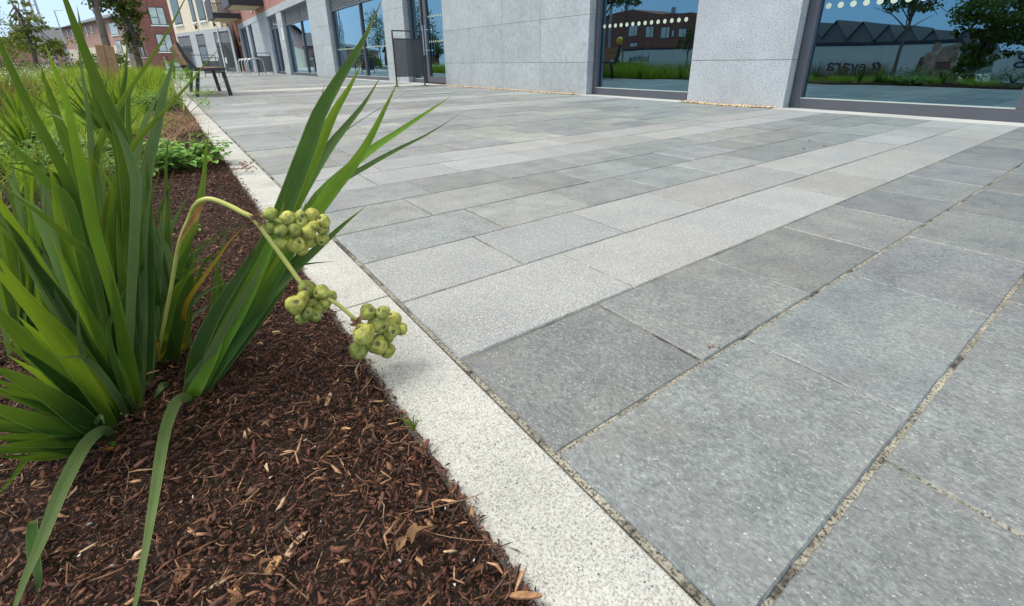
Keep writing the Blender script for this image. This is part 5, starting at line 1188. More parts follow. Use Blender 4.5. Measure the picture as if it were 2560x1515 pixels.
mb = MB(); q_ = [Vector(cc_.wp(x, y, o) - cc_.root) for x, y, o in ((655, 540, -.165), (680, 546, -.168), (705, 556, -.17), (735, 575, -.172))]
mb.tube(q_, [.0035, .003, .003, .0025], 8); mb.build('branch', M['stem'], stalk, smooth=True)
# withered sheath and papery bracts
mb = MB(); 
ribbon(mb, [cc_.wp(*n2_(q)[0], -.105) for q in ((430, 480), (380, 560), (330, 660), (270, 740), (210, 850), (180, 900))], 13 * camz(cc_.wp(470, 560)) / F, twist=.4, n=14)
mb.v = [tuple(np.array(v) - cc_.root) for v in mb.v]; o = mb.build('withered_sheath', M['sheath'], stalk, smooth=True)
for (cx_, cy_, k, of) in ((643, 546, 9, -.17), (757, 735, 4, -.205), (893, 805, 5, -.242)):
    mb = MB()
    for i in range(k):
        a = rnd.uniform(0, 6.28); L_ = rnd.uniform(12, 26)
        p0 = cc_.wp(cx_, cy_, of); p1 = cc_.wp(cx_ + L_ * .6 * math.cos(a), cy_ + L_ * .6 * math.sin(a), of + rnd.uniform(-.012, .004)); p2 = cc_.wp(cx_ + L_ * math.cos(a + .3), cy_ + L_ * math.sin(a + .3), of + rnd.uniform(-.015, .01))
        ribbon(mb, [p0, p1, p2], 13 * camz(p0) / F, twist=rnd.uniform(-1, 1), n=8, base_w=.6, peak=.4)
    mb.v = [tuple(np.array(v) - cc_.root) for v in mb.v]; mb.build('papery_bract', M['bract'], stalk, smooth=True)
def pod(cx_, cy_, rpx, off, seed):
    r = random.Random(seed); c = cc_.wp(cx_, cy_, off); rr = rpx * camz(c) / F * 1.1
    # axis: away from the stalk and roughly to the viewer
    to = CAM0 - c; to /= np.linalg.norm(to); ax = Vector(to) * r.uniform(.25, 1.0) + Vector((r.uniform(-.8, .8), r.uniform(-.8, .8), r.uniform(-.9, .5))); ax.normalize()
    q = ax.to_track_quat('Z', 'Y').to_matrix(); mb = MB(); nu, nv_ = 18, 13; lob = r.uniform(.04, .12); tn = r.choice([(1, 1, 1), (1.2, 1.12, .95), (.72, .78, .7), (.85, .9, .8), (1.25, 1.2, 1.1)]); sd3 = r.uniform(0, 50); ph = r.uniform(0, 6.28); el = r.uniform(.9, 1.18)
    for j in range(nv_ + 1):
        th = math.pi * j / nv_
        for i in range(nu):
            u = 2 * math.pi * i / nu
            k = 1 + lob * math.cos(3 * u + ph) * math.sin(th) + .16 * mnoise.noise(Vector((1.3 * math.sin(th) * math.cos(u) + sd3, 1.3 * math.sin(th) * math.sin(u), 1.3 * math.cos(th))))
            x, y, z = k * math.sin(th) * math.cos(u), k * math.sin(th) * math.sin(u), el * math.cos(th)
            if th < .5: z -= .24 * (1 - th / .5)
            if .45 < th < .75: z += .03
            v = q @ Vector((x, y, z)) * rr; mb.v.append(tuple(Vector(c - cc_.root) + v))
    for j in range(nv_):
        for i in range(nu): k2 = (i + 1) % nu; mb.face((j * nu + i, (j + 1) * nu + i, (j + 1) * nu + k2, j * nu + k2), 1 if j < 1 else 0, tn)
    mb.build('seed_pod', [M['pod'], M['podeye']], stalk, smooth=True)
PODS = [(n2_, -.175, ((1075, 605, 62), (1245, 650, 68), (1370, 628, 56), (1385, 690, 58), (1485, 620, 70), (1590, 675, 62), (1588, 745, 58), (1310, 765, 66), (1450, 778, 66), (1068, 745, 58), (1182, 770, 60), (1190, 892, 58), (1335, 905, 76), (1385, 950, 58), (1465, 865, 62), (1582, 850, 58), (1500, 722, 52), (1420, 820, 55))),
        (n4_, -.21, ((1430, 160, 76), (1580, 200, 66), (1665, 240, 58), (1460, 275, 70), (1325, 315, 84), (1560, 340, 66), (1440, 405, 62), (1380, 445, 55), (1510, 420, 62), (1610, 290, 55), (1400, 240, 55))),
        (n4_, -.25, ((2030, 395, 76), (2175, 390, 62), (2135, 500, 95), (1985, 610, 98), (2280, 460, 68), (2360, 560, 56), (2250, 575, 80), (2120, 710, 88), (1940, 765, 80), (2218, 765, 72), (2205, 650, 64), (2300, 520, 60)))]
k = 0
for fn_, of, lst in PODS:
    for (x, y, r_2) in lst:
        (px_, py_), = fn_((x, y)); pod(px_, py_, r_2 / 3.905, of + rnd.uniform(-.012, .012), 100 + k); k += 1

# ---- leaves flopped on the mulch towards the viewer
cf = Clump('flopped_leaf_tuft', 'two long pale leaves bent over and trailing across the bark mulch to the bottom edge', 'leafy plant', (462, 1000))
def flop(px, zs, wpx, mat_='leaf_pale', **kw):
    P3 = [gnd(x, y, z) for (x, y), z in zip(px, zs)]; W = wpx * camz(P3[len(P3) // 2]) / F
    mb = MB(); ribbon(mb, P3, W, **kw); mb.v = [tuple(np.array(v) - cf.root) for v in mb.v]; mb.build('leaf', M[mat_], cf.o, smooth=True)
flop([(474, 1012), (470, 998), (455, 994), (436, 1012), (412, 1080), (392, 1200), (376, 1300), (357, 1410), (334, 1530), (322, 1600)], (.0, .03, .045, .05, .05, .045, .04, .035, .03, .02), 31, peak=.5, tip_pow=1.3, base_w=.5)
flop([(285, 1098), (272, 1080), (250, 1078), (212, 1112), (162, 1204), (130, 1283), (98, 1363), (70, 1427), (34, 1525), (10, 1600)], (.0, .03, .045, .05, .05, .045, .04, .04, .035, .02), 34, peak=.5, base_w=.4)
flop([(84, 1300), (80, 1330), (84, 1390), (96, 1443), (94, 1510)], (.02, .03, .03, .025, .01), 24, 'leaf_dark', peak=.6)
flop([(180, 1128), (80, 1142), (30, 1196), (-40, 1275)], (.01, .04, .05, .05), 15, 'leaf_mid', peak=.4)
flop([(421, 964), (408, 962), (394, 982), (381, 1004)], (.02, .035, .03, .01), 14, peak=.5)
flop([(262, 1115), (285, 1108), (305, 1100)], (.01, .02, .01), 12, 'leaf_mid', peak=.5); flop([(255, 1126), (280, 1122), (292, 1118)], (.01, .015, .01), 9, 'leaf_yellow', peak=.5)
flop([(232, 1075), (250, 1040), (262, 1062)], (.03, .07, .06), 10, peak=.5)

# ================================================================== MULCH
def chips(n, xr, yr, ln, wd, seed, flat=0.35, pal=None, zb=0.0, spill=0.0, curl=0.0):
    """splintered bark: two-ended shards with an irregular waist (5 points round) lying at all angles"""
    rs = np.random.RandomState(seed)
    x = rs.uniform(*xr, n); y = rs.uniform(*yr, n)
    L_ = ln[0] * (ln[1] / ln[0]) ** rs.beta(1.3, 2.6, n); W_ = wd[0] * (wd[1] / wd[0]) ** rs.beta(1.4, 2.2, n); W_ = np.minimum(W_, L_ * .5)
    Tk = W_ * rs.uniform(.18, .5, n)
    az = rs.uniform(0, 2 * np.pi, n); ptc = rs.normal(0, .28, n); rl = rs.normal(0, .5, n)
    d = np.stack([np.cos(az) * np.cos(ptc), np.sin(az) * np.cos(ptc), np.sin(ptc)], 1)
    up = np.tile([0, 0, 1.0], (n, 1)); s_ = np.cross(d, up); s_ /= np.linalg.norm(s_, axis=1)[:, None]; u_ = np.cross(s_, d)
    s2 = s_ * np.cos(rl)[:, None] + u_ * np.sin(rl)[:, None]; u2 = -s_ * np.sin(rl)[:, None] + u_ * np.cos(rl)[:, None]
    e = np.clip((BED1 - x) / .12, 0, 1)
    c = np.stack([x, y, -0.006 + 0.016 * e + rs.uniform(-.004, .010, n) + zb + np.abs(np.sin(ptc)) * L_ * .25], 1)
    # stay off the kerb except for a few strays
    over = x + np.abs(d[:, 0]) * L_ * .5 - BED1
    lim = rs.exponential(0.004 + spill, n)
    c[:, 0] -= np.maximum(0, over - lim)
    c[:, 2] = np.where(c[:, 0] > BED1 - .006, np.maximum(c[:, 2], .004), c[:, 2])
    V = np.zeros((n, 12, 3)); 
    h = L_ / 2
    # 3 rings of 4: near end, waist, far end (ends are narrow, torn)
    ends = [(-1, rs.uniform(.15, .75, n)), (rs.uniform(-.3, .3, n), rs.uniform(.85, 1.15, n)), (1, rs.uniform(.08, .6, n))]
    k = 0
    bend = rs.normal(0, .12 + curl, n) * L_
    for j, (t, ww) in enumerate(ends):
        t = np.broadcast_to(t, n)
        cc = c + d * (t * h)[:, None] + s2 * (bend * (1 - t ** 2))[:, None]
        for (a, b) in ((-1, -1), (1, -1), (1, 1), (-1, 1)):
            V[:, k] = cc + s2 * (a * ww * W_ / 2 * rs.uniform(.75, 1.2, n))[:, None] + u2 * (b * ww ** .4 * Tk / 2)[:, None] + d * (rs.uniform(-.12, .12, n) * L_ * (1 if j != 1 else .3))[:, None]
            k += 1
    F0 = [(3, 2, 1, 0), (8, 9, 10, 11)]
    for j in (0, 4):
        for q in range(4): q2 = (q + 1) % 4; F0.append((j + q, j + q2, j + 4 + q2, j + 4 + q))
    F0 = np.array(F0); Fc = (F0[None] + (np.arange(n) * 12)[:, None, None]).reshape(-1, 4)
    pal = np.array(pal or [(.066, .027, .017), (.078, .034, .022), (.038, .018, .013), (.115, .052, .032), (.092, .037, .026), (.16, .082, .048), (.033, .019, .014), (.10, .05, .036), (.23, .13, .07), (.055, .036, .027)])
    pw = np.array([5, 5, 4, 3, 4, 1.2, 3, 2, .5, 2][:len(pal)], float); pw /= pw.sum()
    T = pal[rs.choice(len(pal), n, p=pw)] * rs.uniform(.75, 1.6, (n, 1))
    return V.reshape(-1, 3), Fc, np.repeat(T, len(F0), 0)
CH = []
CH.append(chips(88000, (-.62, BED1 + .005), (.06, 1.5), (.003, .017), (.0010, .0045), 1))
CH.append(chips(5200, (-.62, BED1 + .005), (.06, 1.5), (.008, .028), (.003, .009), 2, zb=.002))
CH.append(chips(2000, (-.62, BED1 + .01), (.06, 1.5), (.015, .05), (.0010, .0028), 3, zb=.005, pal=[(.17, .09, .05), (.26, .16, .09), (.10, .055, .035), (.06, .035, .025), (.2, .11, .06)], curl=.1, spill=.004))
CH.append(chips(150, (-.62, BED1), (.05, 1.3), (.010, .024), (.003, .006), 4, zb=.008, pal=[(.36, .22, .12), (.30, .17, .10), (.22, .12, .075), (.42, .30, .19)]))
CH.append(chips(30000, (-.95, BED1 + .005), (1.5, 3.6), (.007, .032), (.002, .009), 5))
CH.append(chips(9000, (-1.2, BED1 + .005), (3.6, 9.0), (.012, .05), (.004, .016), 6, spill=.01))
CH.append(chips(700, (BED1 - .07, BED1 + .02), (1.7, 3.2), (.006, .022), (.0015, .005), 7, spill=.022, zb=.004))
CH.append(chips(150, (BED1 - .03, BED1 + .02), (.1, 1.7), (.005, .018), (.0012, .004), 17, spill=.012, zb=.004))
CH.append(chips(170, (-.5, BED1 - .01), (.05, 1.4), (.003, .008), (.002, .005), 8, zb=.008, pal=[(.55, .55, .52), (.35, .37, .4), (.4, .25, .18), (.2, .22, .25)]))
off_ = 0; VV = []; FF = []; TT = []
for v, f_, t in CH: VV.append(v); FF.append(f_ + off_); TT.append(t); off_ += len(v)
tag(arr_mesh('bark_mulch', np.concatenate(VV), np.concatenate(FF), M['chip'], tint=np.concatenate(TT)), 'dark brown shredded bark mulch covering the planting bed', 'mulch', kind='stuff')
# long dry fibres
mb = MB(); r6 = random.Random(9)
def fib(x, y, L_, a, cur, w, z=.012):
    pts = []; p = np.array([x, y, z]); 
    for i in range(8):
        pts.append(Vector(p)); a += cur * r6.uniform(.4, 1.6); p = p + np.array([math.cos(a), math.sin(a), r6.uniform(-.06, .06)]) * L_ / 7; p[2] = max(.006, p[2])
    mb.tube(pts, w, 4)
for i in range(70): fib(r6.uniform(-.45, .14), r6.uniform(.1, 1.5), r6.uniform(.03, .12), r6.uniform(0, 6.28), r6.uniform(-.35, .35), r6.uniform(.0003, .0008))
for (x, y, x2, y2) in ((600, 1432, 773, 1500), (300, 1130, 310, 1270), (0, 0, 0, 0)):
    if x: p = gnd(x, y, .012); q = gnd(x2, y2, .012); mb.tube([Vector(p), Vector((p + q) / 2 + [.008, .004, .004]), Vector(q)], .0007, 5)
tag(mb.build('dry_fibres', M['fibre']), 'thin dry fibres and rootlets scattered over the bark mulch', 'plant fibres', kind='stuff')
# a few pieces large enough to tell apart
def slab_chip(px, L_, W_, az, colr, label, name='bark_flake', seed=0, zz=.010):
    L_ *= .72; W_ *= .68; colr = tuple(c * .85 for c in colr)
    r = random.Random(seed); p = gnd(*px, zz); o_pts = []
    n_ = 11
    for i in range(n_):
        t = i / n_ * 2 * math.pi; rr = 1 + r.uniform(-.28, .22); o_pts.append((math.cos(t) * L_ / 2 * rr, math.sin(t) * W_ / 2 * rr))
    mb = MB(); th = min(W_ * .22, .004)
    for z in (0, th):
        for (x, y) in o_pts: mb.v.append((x, y, z + .25 * W_ * math.sin(x / L_ * 4) * .3))
    mb.face(list(range(n_))[::-1], 0, colr); mb.face([n_ + i for i in range(n_)], 0, colr)
    for i in range(n_): j = (i + 1) % n_; mb.face((i, j, n_ + j, n_ + i), 0, colr)
    o = mb.build(name, M['chip']); o.location = p; o.rotation_euler = (r.uniform(-.25, .25), r.uniform(-.25, .25), az); tag(o, label, 'bark piece'); return o
slab_chip((738, 1365), .050, .013, .75, (.50, .33, .24), 'pale pointed bark flake, the longest light piece at the lower middle of the mulch', seed=3)
slab_chip((686, 1412), .026, .019, .3, (.42, .24, .11), 'small knobbly orange bark piece just below the pale pointed flake', seed=4)
slab_chip((722, 1330), .034, .0042, 1.75, (.58, .45, .30), 'straight pale splinter standing out above the pointed flake', name='wood_splinter', seed=5)
slab_chip((453, 1440), .024, .021, .5, (.26, .12, .07), 'round reddish bark scale beside the trailing leaf tip', seed=6)
slab_chip((590, 1500), .040, .015, 1.3, (.46, .28, .12), 'yellow split wood piece at the bottom edge of the picture', name='wood_splinter', seed=7)
slab_chip((826, 1128), .065, .006, .15, (.33, .18, .09), 'long forked light brown splinter left of the kerb', name='wood_splinter', seed=8)
slab_chip((545, 1460), .040, .006, .1, (.42, .34, .24), 'pale grey brown splinter lying left of the bottom wood piece', name='wood_splinter', seed=9)
slab_chip((1310, 1490), .045, .012, 2.4, (.34, .19, .10), 'tan splinter against the kerb at the bottom corner of the mulch', name='wood_splinter', seed=10)
slab_chip((575, 940), .046, .010, .35, (.22, .13, .08), 'long brown flake at the foot of the right hand leaf fan', seed=11)
slab_chip((820, 1000), .036, .010, .9, (.36, .22, .12), 'light striped splinter between the seed pods and the kerb', name='wood_splinter', seed=12)
# curled dead leaf beside the kerb
cl = tag(empty('dead_leaf', tuple(gnd(1060, 1335, .012))), 'curled tan dead leaf lying on the mulch near the kerb', 'dead leaf')
mb = MB(); p0 = gnd(1020, 1350, .012); p1 = gnd(1055, 1318, .024); p2 = gnd(1110, 1310, .014)
ribbon(mb, [p0, (p0 + p1) / 2 + [0, 0, .006], p1, p2], .016, twist=.5, tw_rate=1.2, n=12, fold=.6); mb.v = [tuple(np.array(v) - np.array(cl.location)) for v in mb.v]; mb.build('blade', M['leaf_brown'], cl, smooth=True)
mb = MB(); ribbon(mb, [gnd(985, 1372, .01), gnd(1005, 1352, .018), gnd(1018, 1338, .016)], .010, twist=.2, n=8, fold=.5); mb.v = [tuple(np.array(v) - np.array(cl.location)) for v in mb.v]; mb.build('blade', M['leaf_brown'], cl, smooth=True)

# ================================================================== LOW PLANTING FURTHER BACK
def blades(n, sampler, hr, wr, lean, tints, seed, segs=4, zf=bedz):
    """arching grass blades as tapering strips"""
    rs = np.random.RandomState(seed); xy = sampler(rs, n); n = len(xy)
    h = rs.uniform(*hr, n); w = rs.uniform(*wr, n); az = rs.uniform(0, 2 * np.pi, n); ln = np.abs(rs.normal(lean, .22, n)) * h
    dx = np.cos(az) * ln; dy = np.sin(az) * ln; sx_ = -np.sin(az + rs.normal(0, .8, n)); sy_ = np.cos(az + rs.normal(0, .8, n))
    V = np.zeros((n, (segs + 1) * 2, 3))
    for j in range(segs + 1):
        t = j / segs; cx_ = xy[:, 0] + dx * t ** 1.8; cy_ = xy[:, 1] + dy * t ** 1.8; cz_ = -.01 + h * (t - .28 * t ** 3 * np.minimum(1.5, ln / h * 1.6))
        ww = w * (1 - t ** 1.6) / 2 + .0002
        V[:, 2 * j] = np.stack([cx_ - sx_ * ww, cy_ - sy_ * ww, cz_], 1); V[:, 2 * j + 1] = np.stack([cx_ + sx_ * ww, cy_ + sy_ * ww, cz_], 1)
    F0 = np.array([(2 * j, 2 * j + 1, 2 * j + 3, 2 * j + 2) for j in range(segs)])
    Fc = (F0[None] + (np.arange(n) * (segs + 1) * 2)[:, None, None]).reshape(-1, 4)
    tt = np.array(tints); T = tt[rs.randint(0, len(tt), n)] * rs.uniform(.75, 1.25, (n, 1))
    return V.reshape(-1, 3), Fc, np.repeat(T, segs, 0)
def tufts(centres, spread):
    C_ = np.array(centres)
    def f(rs, n):
        k = rs.randint(0, len(C_), n); return C_[k, :2] + rs.normal(0, 1, (n, 2)) * spread
    return f
rg = random.Random(31)
cent = []
while len(cent) < 520:
    x, y = rg.uniform(-2.5, .06), rg.uniform(1.9, 17)
    if x > -.32 and y < 4.2: continue
    if x < -1.25 and y < 5.2: continue
    if x > -.12 and y < 7: continue
    if x > -.02 - .0 and y < 12: continue
    cent.append((x, y))
cn_ = [c for c in cent if c[1] < 6.5]; cf_ = [c for c in cent if c[1] >= 6.5]
V0, F0_, T0 = blades(15000, tufts(cn_, .065), (.09, .24), (.0022, .0052), .8, [(1.0, 1.0, 1.0), (1.15, 1.1, .9), (.8, .9, .8), (1.3, 1.15, .9), (.65, .85, .8)], 11)
V, Fc, T = blades(17000, tufts(cf_, .075), (.2, .47), (.003, .007), .75, [(.9, .95, .9), (1.1, 1.05, .9), (.55, .7, .6), (1.2, 1.1, .9), (.4, .6, .6), (1.4, 1.15, .9)], 12)
Fc = np.concatenate([Fc, F0_ + len(V)]); V = np.concatenate([V, V0]); T = np.concatenate([T, T0])
tag(arr_mesh('meadow_grass', V, Fc, M['grass'], tint=T), 'lime green arching meadow grass filling the bed behind the sword leaves', 'grass', kind='stuff')
cent2 = [(rg.uniform(-2.5, .0), rg.uniform(8, 23)) for i in range(260)]
V, Fc, T = blades(11000, tufts(cent2, .12), (.32, .66), (.005, .011), .55, [(.7, .75, .6), (1.1, .95, .6), (.6, .6, .5), (1.4, 1.0, .6)], 13)
tag(arr_mesh('tall_grass', V, Fc, M['grass'], tint=T), 'taller olive grass at the far end of the bed below the buildings', 'grass', kind='stuff')
# brownish wiry stems with pale seed heads on the far left
cent3 = [(rg.uniform(-2.5, -1.0), rg.uniform(3.4, 10)) for i in range(120)]
V, Fc, T = blades(6500, tufts(cent3, .14), (.25, .52), (.0015, .0035), .35, [(1.3, .9, .8), (.9, .7, .7), (.6, .6, .5)], 14)
tag(arr_mesh('wiry_seed_stems', V, Fc, M['fibre'], tint=T), 'brown wiry seeding stems at the left edge beyond the lime grass', 'dry stems', kind='stuff')
crown_mesh_o = crown_mesh('pale_flower_heads', [(-1.7, 5.0 + i * .9, .42, .75, .5, .12) for i in range(6)], 2600, .014, M['white'], None, 77, ((.9, .9, .9), (1.1, 1.1, 1.1)))
tag(crown_mesh_o, 'tiny whitish flower heads speckling the stems on the far left', 'flowers', kind='stuff')

def leafy(name, label, c, rad, h, n_stems, leaf, seed, tints, group=None, mat_='herb', per=7, cat='leafy plant', narrow=.62):
    """low herb: thin stems carrying rounded toothed leaves"""
    r = random.Random(seed); root = tag(empty(name, c), label, cat, group); ms = MB(); ml = MB()
    for i in range(n_stems):
        a = r.uniform(0, 6.28); q = rad * math.sqrt(r.random()); hh = h * r.uniform(.45, 1) * (1 - .35 * q / rad)
        e = Vector((q * math.cos(a), q * math.sin(a), hh)); s0 = Vector((q * .3 * math.cos(a), q * .3 * math.sin(a), -.01)); mid = s0.lerp(e, .5) + Vector((0, 0, hh * .15))
        ms.tube([s0, mid, e], [.0016, .0013, .0008], 4)
        for k in range(per):
            t = .35 + .65 * k / (per - 1); p = (s0.lerp(mid, t * 2) if t < .5 else mid.lerp(e, (t - .5) * 2))
            b = a + r.uniform(-2.2, 2.2); d = Vector((math.cos(b), math.sin(b), r.uniform(-.25, .35))).normalized(); sd_ = d.cross(Vector((0, 0, 1))).normalized(); L_ = leaf * r.uniform(.6, 1.25)
            up_ = sd_.cross(d); tint = r.choice(tints); v_ = r.uniform(.8, 1.2); tint = tuple(x * v_ for x in tint); bI = len(ml.v)
            out = [(0, 0), (.2, .75), (.45, 1), (.62, .78), (.78, .72), (.9, .38), (1, 0), (.9, -.38), (.78, -.72), (.62, -.78), (.45, -1), (.2, -.75)]
            ml.v.append(tuple(p + d * L_ * .5 + up_ * L_ * .03))
            for (u, w) in out: ml.v.append(tuple(p + d * (L_ * u) + sd_ * (w * L_ * narrow * .5) + up_ * (L_ * .14 * abs(w) - L_ * .18 * u * u)))
            for z in range(12): ml.face((bI, bI + 1 + z, bI + 1 + (z + 1) % 12), 0, tint)
    ms.build('stems', M['stem'], root); ml.build('leaves', M[mat_], root); return root
T1 = [(1, 1, 1), (1.3, 1.25, 1.2), (.7, .8, .8), (1.6, 1.5, 1.1)]
T2 = [(1.8, 2.0, 1.9), (1.3, 1.5, 1.5), (2.2, 2.2, 2.0)]
leafy('geranium', 'low bushy herb with rounded grey green leaves beside the kerb stain', (.02, 2.75, 0), .20, .20, 60, .045, 1, T2)
leafy('geranium', 'paler herb with small leaves just left of the rounded grey green one', (-.22, 2.6, 0), .17, .20, 40, .036, 2, T1)
leafy('geranium', 'small herb in front of the lime grass left of the bare mulch', (-.40, 2.95, 0), .2, .24, 44, .038, 3, T1)
leafy('weed_patch', 'small yellow green weed among the mulch behind the middle shoots', (-.17, 1.52, 0), .07, .09, 16, .022, 4, [(2.2, 2.1, 1.2), (1.6, 1.8, 1.1)], per=5, narrow=.3)
leafy('weed_patch', 'yellow green ferny weed near the top of the bare mulch', (-.20, 1.95, 0), .12, .12, 22, .03, 5, [(2.4, 2.1, 1.0), (1.8, 1.9, 1.1)], per=6, narrow=.28)
leafy('weed_patch', 'tiny ferny sprig on the mulch above the arching stalk', (-.02, 1.62, 0), .03, .04, 6, .02, 6, [(1.8, 1.9, .9)], per=5, narrow=.25)
leafy('herb_clump', 'green herb clump in the lime grass behind the sword leaf clump', (-.65, 3.3, 0), .3, .2, 60, .05, 7, T1)
leafy('herb_clump', 'dark green herb clump by the kerb further along the bed', (-.12, 5.9, 0), .3, .32, 60, .05, 8, [(.8, 1, 1), (1.1, 1.3, 1.2)])
leafy('herb_clump', 'bushy herb near the foot of the timber tree guard', (-1.0, 8.5, 0), .5, .42, 80, .07, 9, T1)
for i, (x, y, h_) in enumerate(((-1.75, 1.4, .3), (-2.1, 2.1, .34), (-1.6, 2.8, .3), (-2.2, 3.3, .36), (-1.7, 3.9, .32), (-2.2, 4.6, .34), (-1.5, .6, .3))):
    leafy('bed_shrub', 'low dark green shrub in the bed, seen mirrored in the shop glass', (x, y, -.01), .42, h_, 46, .055, 50 + i, [(.55, .75, .7), (.8, .95, .8), (.4, .6, .6)], group='dark shrubs mirrored along the foot of the widest window')
leafy('weed_patch', 'small yellow green weed close behind the arching stalk', (-.15, 1.22, 0), .05, .08, 12, .02, 14, [(2.2, 2.1, 1.0), (1.5, 1.8, 1.0)], per=5, narrow=.28)
leafy('weed_patch', 'loose green weed at the left of the bare mulch below the lime grass', (-.30, 1.75, 0), .12, .14, 24, .03, 15, [(1.6, 1.7, 1.1), (1.1, 1.3, 1.0)], per=6, narrow=.4)
leafy('herb_clump', 'leafy herb at the left edge among the pale flowers', (-1.5, 5.2, 0), .35, .22, 60, .05, 10, T2)
# small sword-leaf clumps dotted through the grass
def small_clump(x, y, h, n_, seed, label):
    r = random.Random(seed); o = tag(empty('sword_leaf_plant', (x, y, -.01)), label, 'leafy plant', 'sword leaf plants in the grass'); mb = MB()
    for i in range(n_):
        a = r.uniform(0, 6.28); l_ = r.uniform(.1, .5) * h; hh = h * r.uniform(.6, 1.05); c = np.array([x, y, 0]); d = np.array([math.cos(a), math.sin(a), 0]); b0 = len(mb.f)
        ribbon(mb, [c + d * .02, c + d * l_ * .35 + [0, 0, hh * .45], c + d * l_ + [0, 0, hh]], r.uniform(.014, .024), twist=r.uniform(-.6, .6), n=9)
        tv = r.uniform(.5, 1.3)
        for q in range(b0, len(mb.f)): mb.t[q] = (tv, tv, tv)
    mb.v = [(a - x, b - y, c_ + .01) for a, b, c_ in mb.v]; mb.build('leaves', M[r.choice(['leaf_dark', 'leaf_mid'])], o, smooth=True)
for i, (x, y, h, n_, lb) in enumerate(((-.42, 4.4, .42, 16, 'sword leaf plant nearest behind the big clump'), (-.95, 5.2, .46, 18, 'sword leaf plant in the lime grass left of the tree guard'), (-.22, 7.4, .45, 18, 'sword leaf plant close to the kerb in line with the bench'),
        (-.62, 8.8, .5, 20, 'sword leaf plant at the foot of the timber guard'), (-1.45, 7.4, .5, 20, 'sword leaf plant among the wiry stems'), (-.2, 11, .5, 22, 'farthest sword leaf plant beyond the bench'), (-.75, 12.5, .55, 24, 'tall sword leaf plant under the leafy street tree'),
        (-.30, 3.6, .34, 20, 'short sword leaf plant just left of the rounded herbs'), (-.62, 3.4, .40, 20, 'sword leaf plant rising between the blades of the big clump'), (-.10, 8.6, .42, 20, 'sword leaf plant at the kerb beside the nearer bench'), (-.40, 6.2, .44, 22, 'sword leaf plant halfway to the timber guard'), (-1.15, 9.6, .5, 22, 'sword leaf plant left of the timber guard'), (-.72, 2.5, .34, 22, 'sword leaf plant at the left edge behind the big clump'))): small_clump(x, y, h, n_, 90 + i, lb)
# feathery plant hanging over the kerb next to the bench
fp = tag(empty('feathery_plant', (.12, 6.2, 0)), 'feathery yellow green plant leaning over the kerb in front of the bench', 'feathery plant')
mb = MB(); r7 = random.Random(5); ml = MB()
for (ex, ey, ez) in ((.20, -.75, .10), (.08, -.2, .42), (.20, .3, .36), (.0, -.1, .50), (.26, -.4, .20), (-.1, .1, .4), (.15, .8, .4)):
    p0 = Vector((0, 0, 0)); e = Vector((ex, ey, ez)); m_ = p0.lerp(e, .5) + Vector((0, 0, .1)); mb.tube([p0, m_, e], [.003, .0025, .0012], 5)
    for k in range(26):
        t = r7.uniform(.5, 1.05); p = p0.lerp(m_, t * 2) if t < .5 else m_.lerp(e, min(1, (t - .5) * 2))
        d = Vector((r7.uniform(-1, 1), r7.uniform(-1, 1), r7.uniform(-.3, .8))).normalized(); q = p + d * r7.uniform(.04, .10)
        ml.tube([p, q], [.0018, .001], 3)
        for z in range(3):
            d2 = (d + Vector((r7.uniform(-1, 1), r7.uniform(-1, 1), r7.uniform(-1, 1))) * .7).normalized(); pm = p.lerp(q, r7.uniform(.4, .9)); ml.tube([pm, pm + d2 * r7.uniform(.02, .05)], [.0014, .0008], 3)
mb.build('stems', M['stem'], fp); 
for i in range(len(ml.t)): ml.t[i] = (1.6, 1.7, 1.0)
ml.build('leaflets', M['grass'], fp)
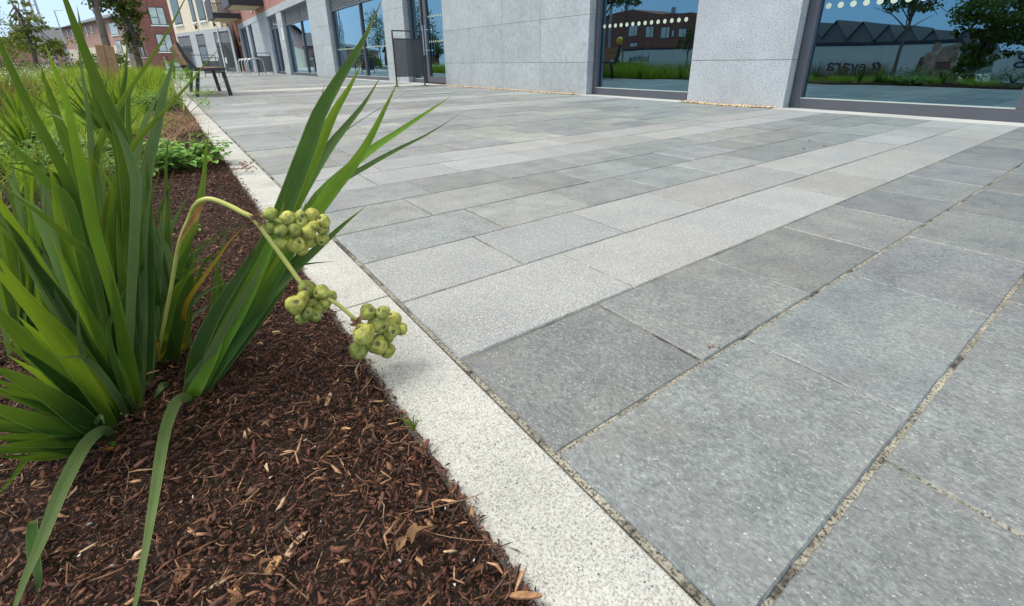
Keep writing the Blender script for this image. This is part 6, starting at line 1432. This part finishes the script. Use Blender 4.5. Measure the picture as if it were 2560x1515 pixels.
# dry tangle beside the kerb
V, Fc, T = blades(1500, tufts([(rg.uniform(-.15, .12), rg.uniform(3.4, 5.6)) for i in range(40)], .05), (.05, .16), (.0012, .003), 1.3, [(1, 1, 1)], 15)
tag(arr_mesh('dry_grass_tangle', V, Fc, M['fibre'], tint=T * 1.6), 'tangle of straw coloured dead grass along the kerb', 'dead grass', kind='stuff')
# little grass tuft growing out at the kerb edge
gt = tag(empty('grass_tuft', tuple(gnd(1030, 1070, 0))), 'tiny olive grass tuft sprouting at the kerb edge', 'grass tuft')
mb = MB(); g0 = gnd(1035, 1075, 0)
for (x, y) in ((985, 1045), (1000, 1065), (1008, 1030), (1035, 1035), (1048, 1050), (1060, 1052), (1020, 1090), (1012, 1050)):
    e = gnd(x, y, .012); m_ = (g0 + e) / 2 + [0, 0, .008]; ribbon(mb, [g0, m_, e], .0018, n=7)
mb.v = [tuple(np.array(v) - np.array(gt.location)) for v in mb.v]; mb.build('blades', M['leaf_yellow'] if False else M['leaf_mid'], gt)
# dried flower head on the kerb
dh = tag(empty('dried_seed_head', (.17, 2.45, 0)), 'brown dried seed head lying across the pale kerb', 'seed head')
mb = MB()
for k in range(26):
    p = Vector((.06 + r7.gauss(0, .016), r7.gauss(0, .05), .02 + abs(r7.gauss(0, .012)))); mb.tube([p, p + Vector((r7.uniform(-.01, .01), r7.uniform(-.01, .01), .006))], [.002, .0035], 5)
for k in range(8): mb.tube([Vector((-.05, -.1, .0)), Vector((0, -.03, .03)), Vector((.05 + r7.uniform(-.02, .03), r7.uniform(-.06, .06), .02))], .0009, 4)
mb.build('dried_flowers', M['bract'], dh)
# moss, leaf litter crumbs on the paving
mb = MB()
for (x, y) in ((1775, 872), (1790, 868), (2022, 352), (2012, 372), (2105, 268), (1590, 268), (1806, 262), (2063, 364)):
    p = gnd(x, y, .002); s_ = .004 + .0016 * np.linalg.norm(p); 
    for k in range(3): q = p + np.array([r7.uniform(-1, 1) * s_, r7.uniform(-1, 1) * s_, 0]); mb.tube([Vector(q), Vector(q) + Vector((s_ * .6, s_ * .2, s_ * .3))], [s_ * .3, s_ * .15], 5)
tag(mb.build('leaf_crumbs', M['leaf_brown']), 'scattered brown crumbs of dry leaf on the paving', 'leaf litter', kind='stuff')
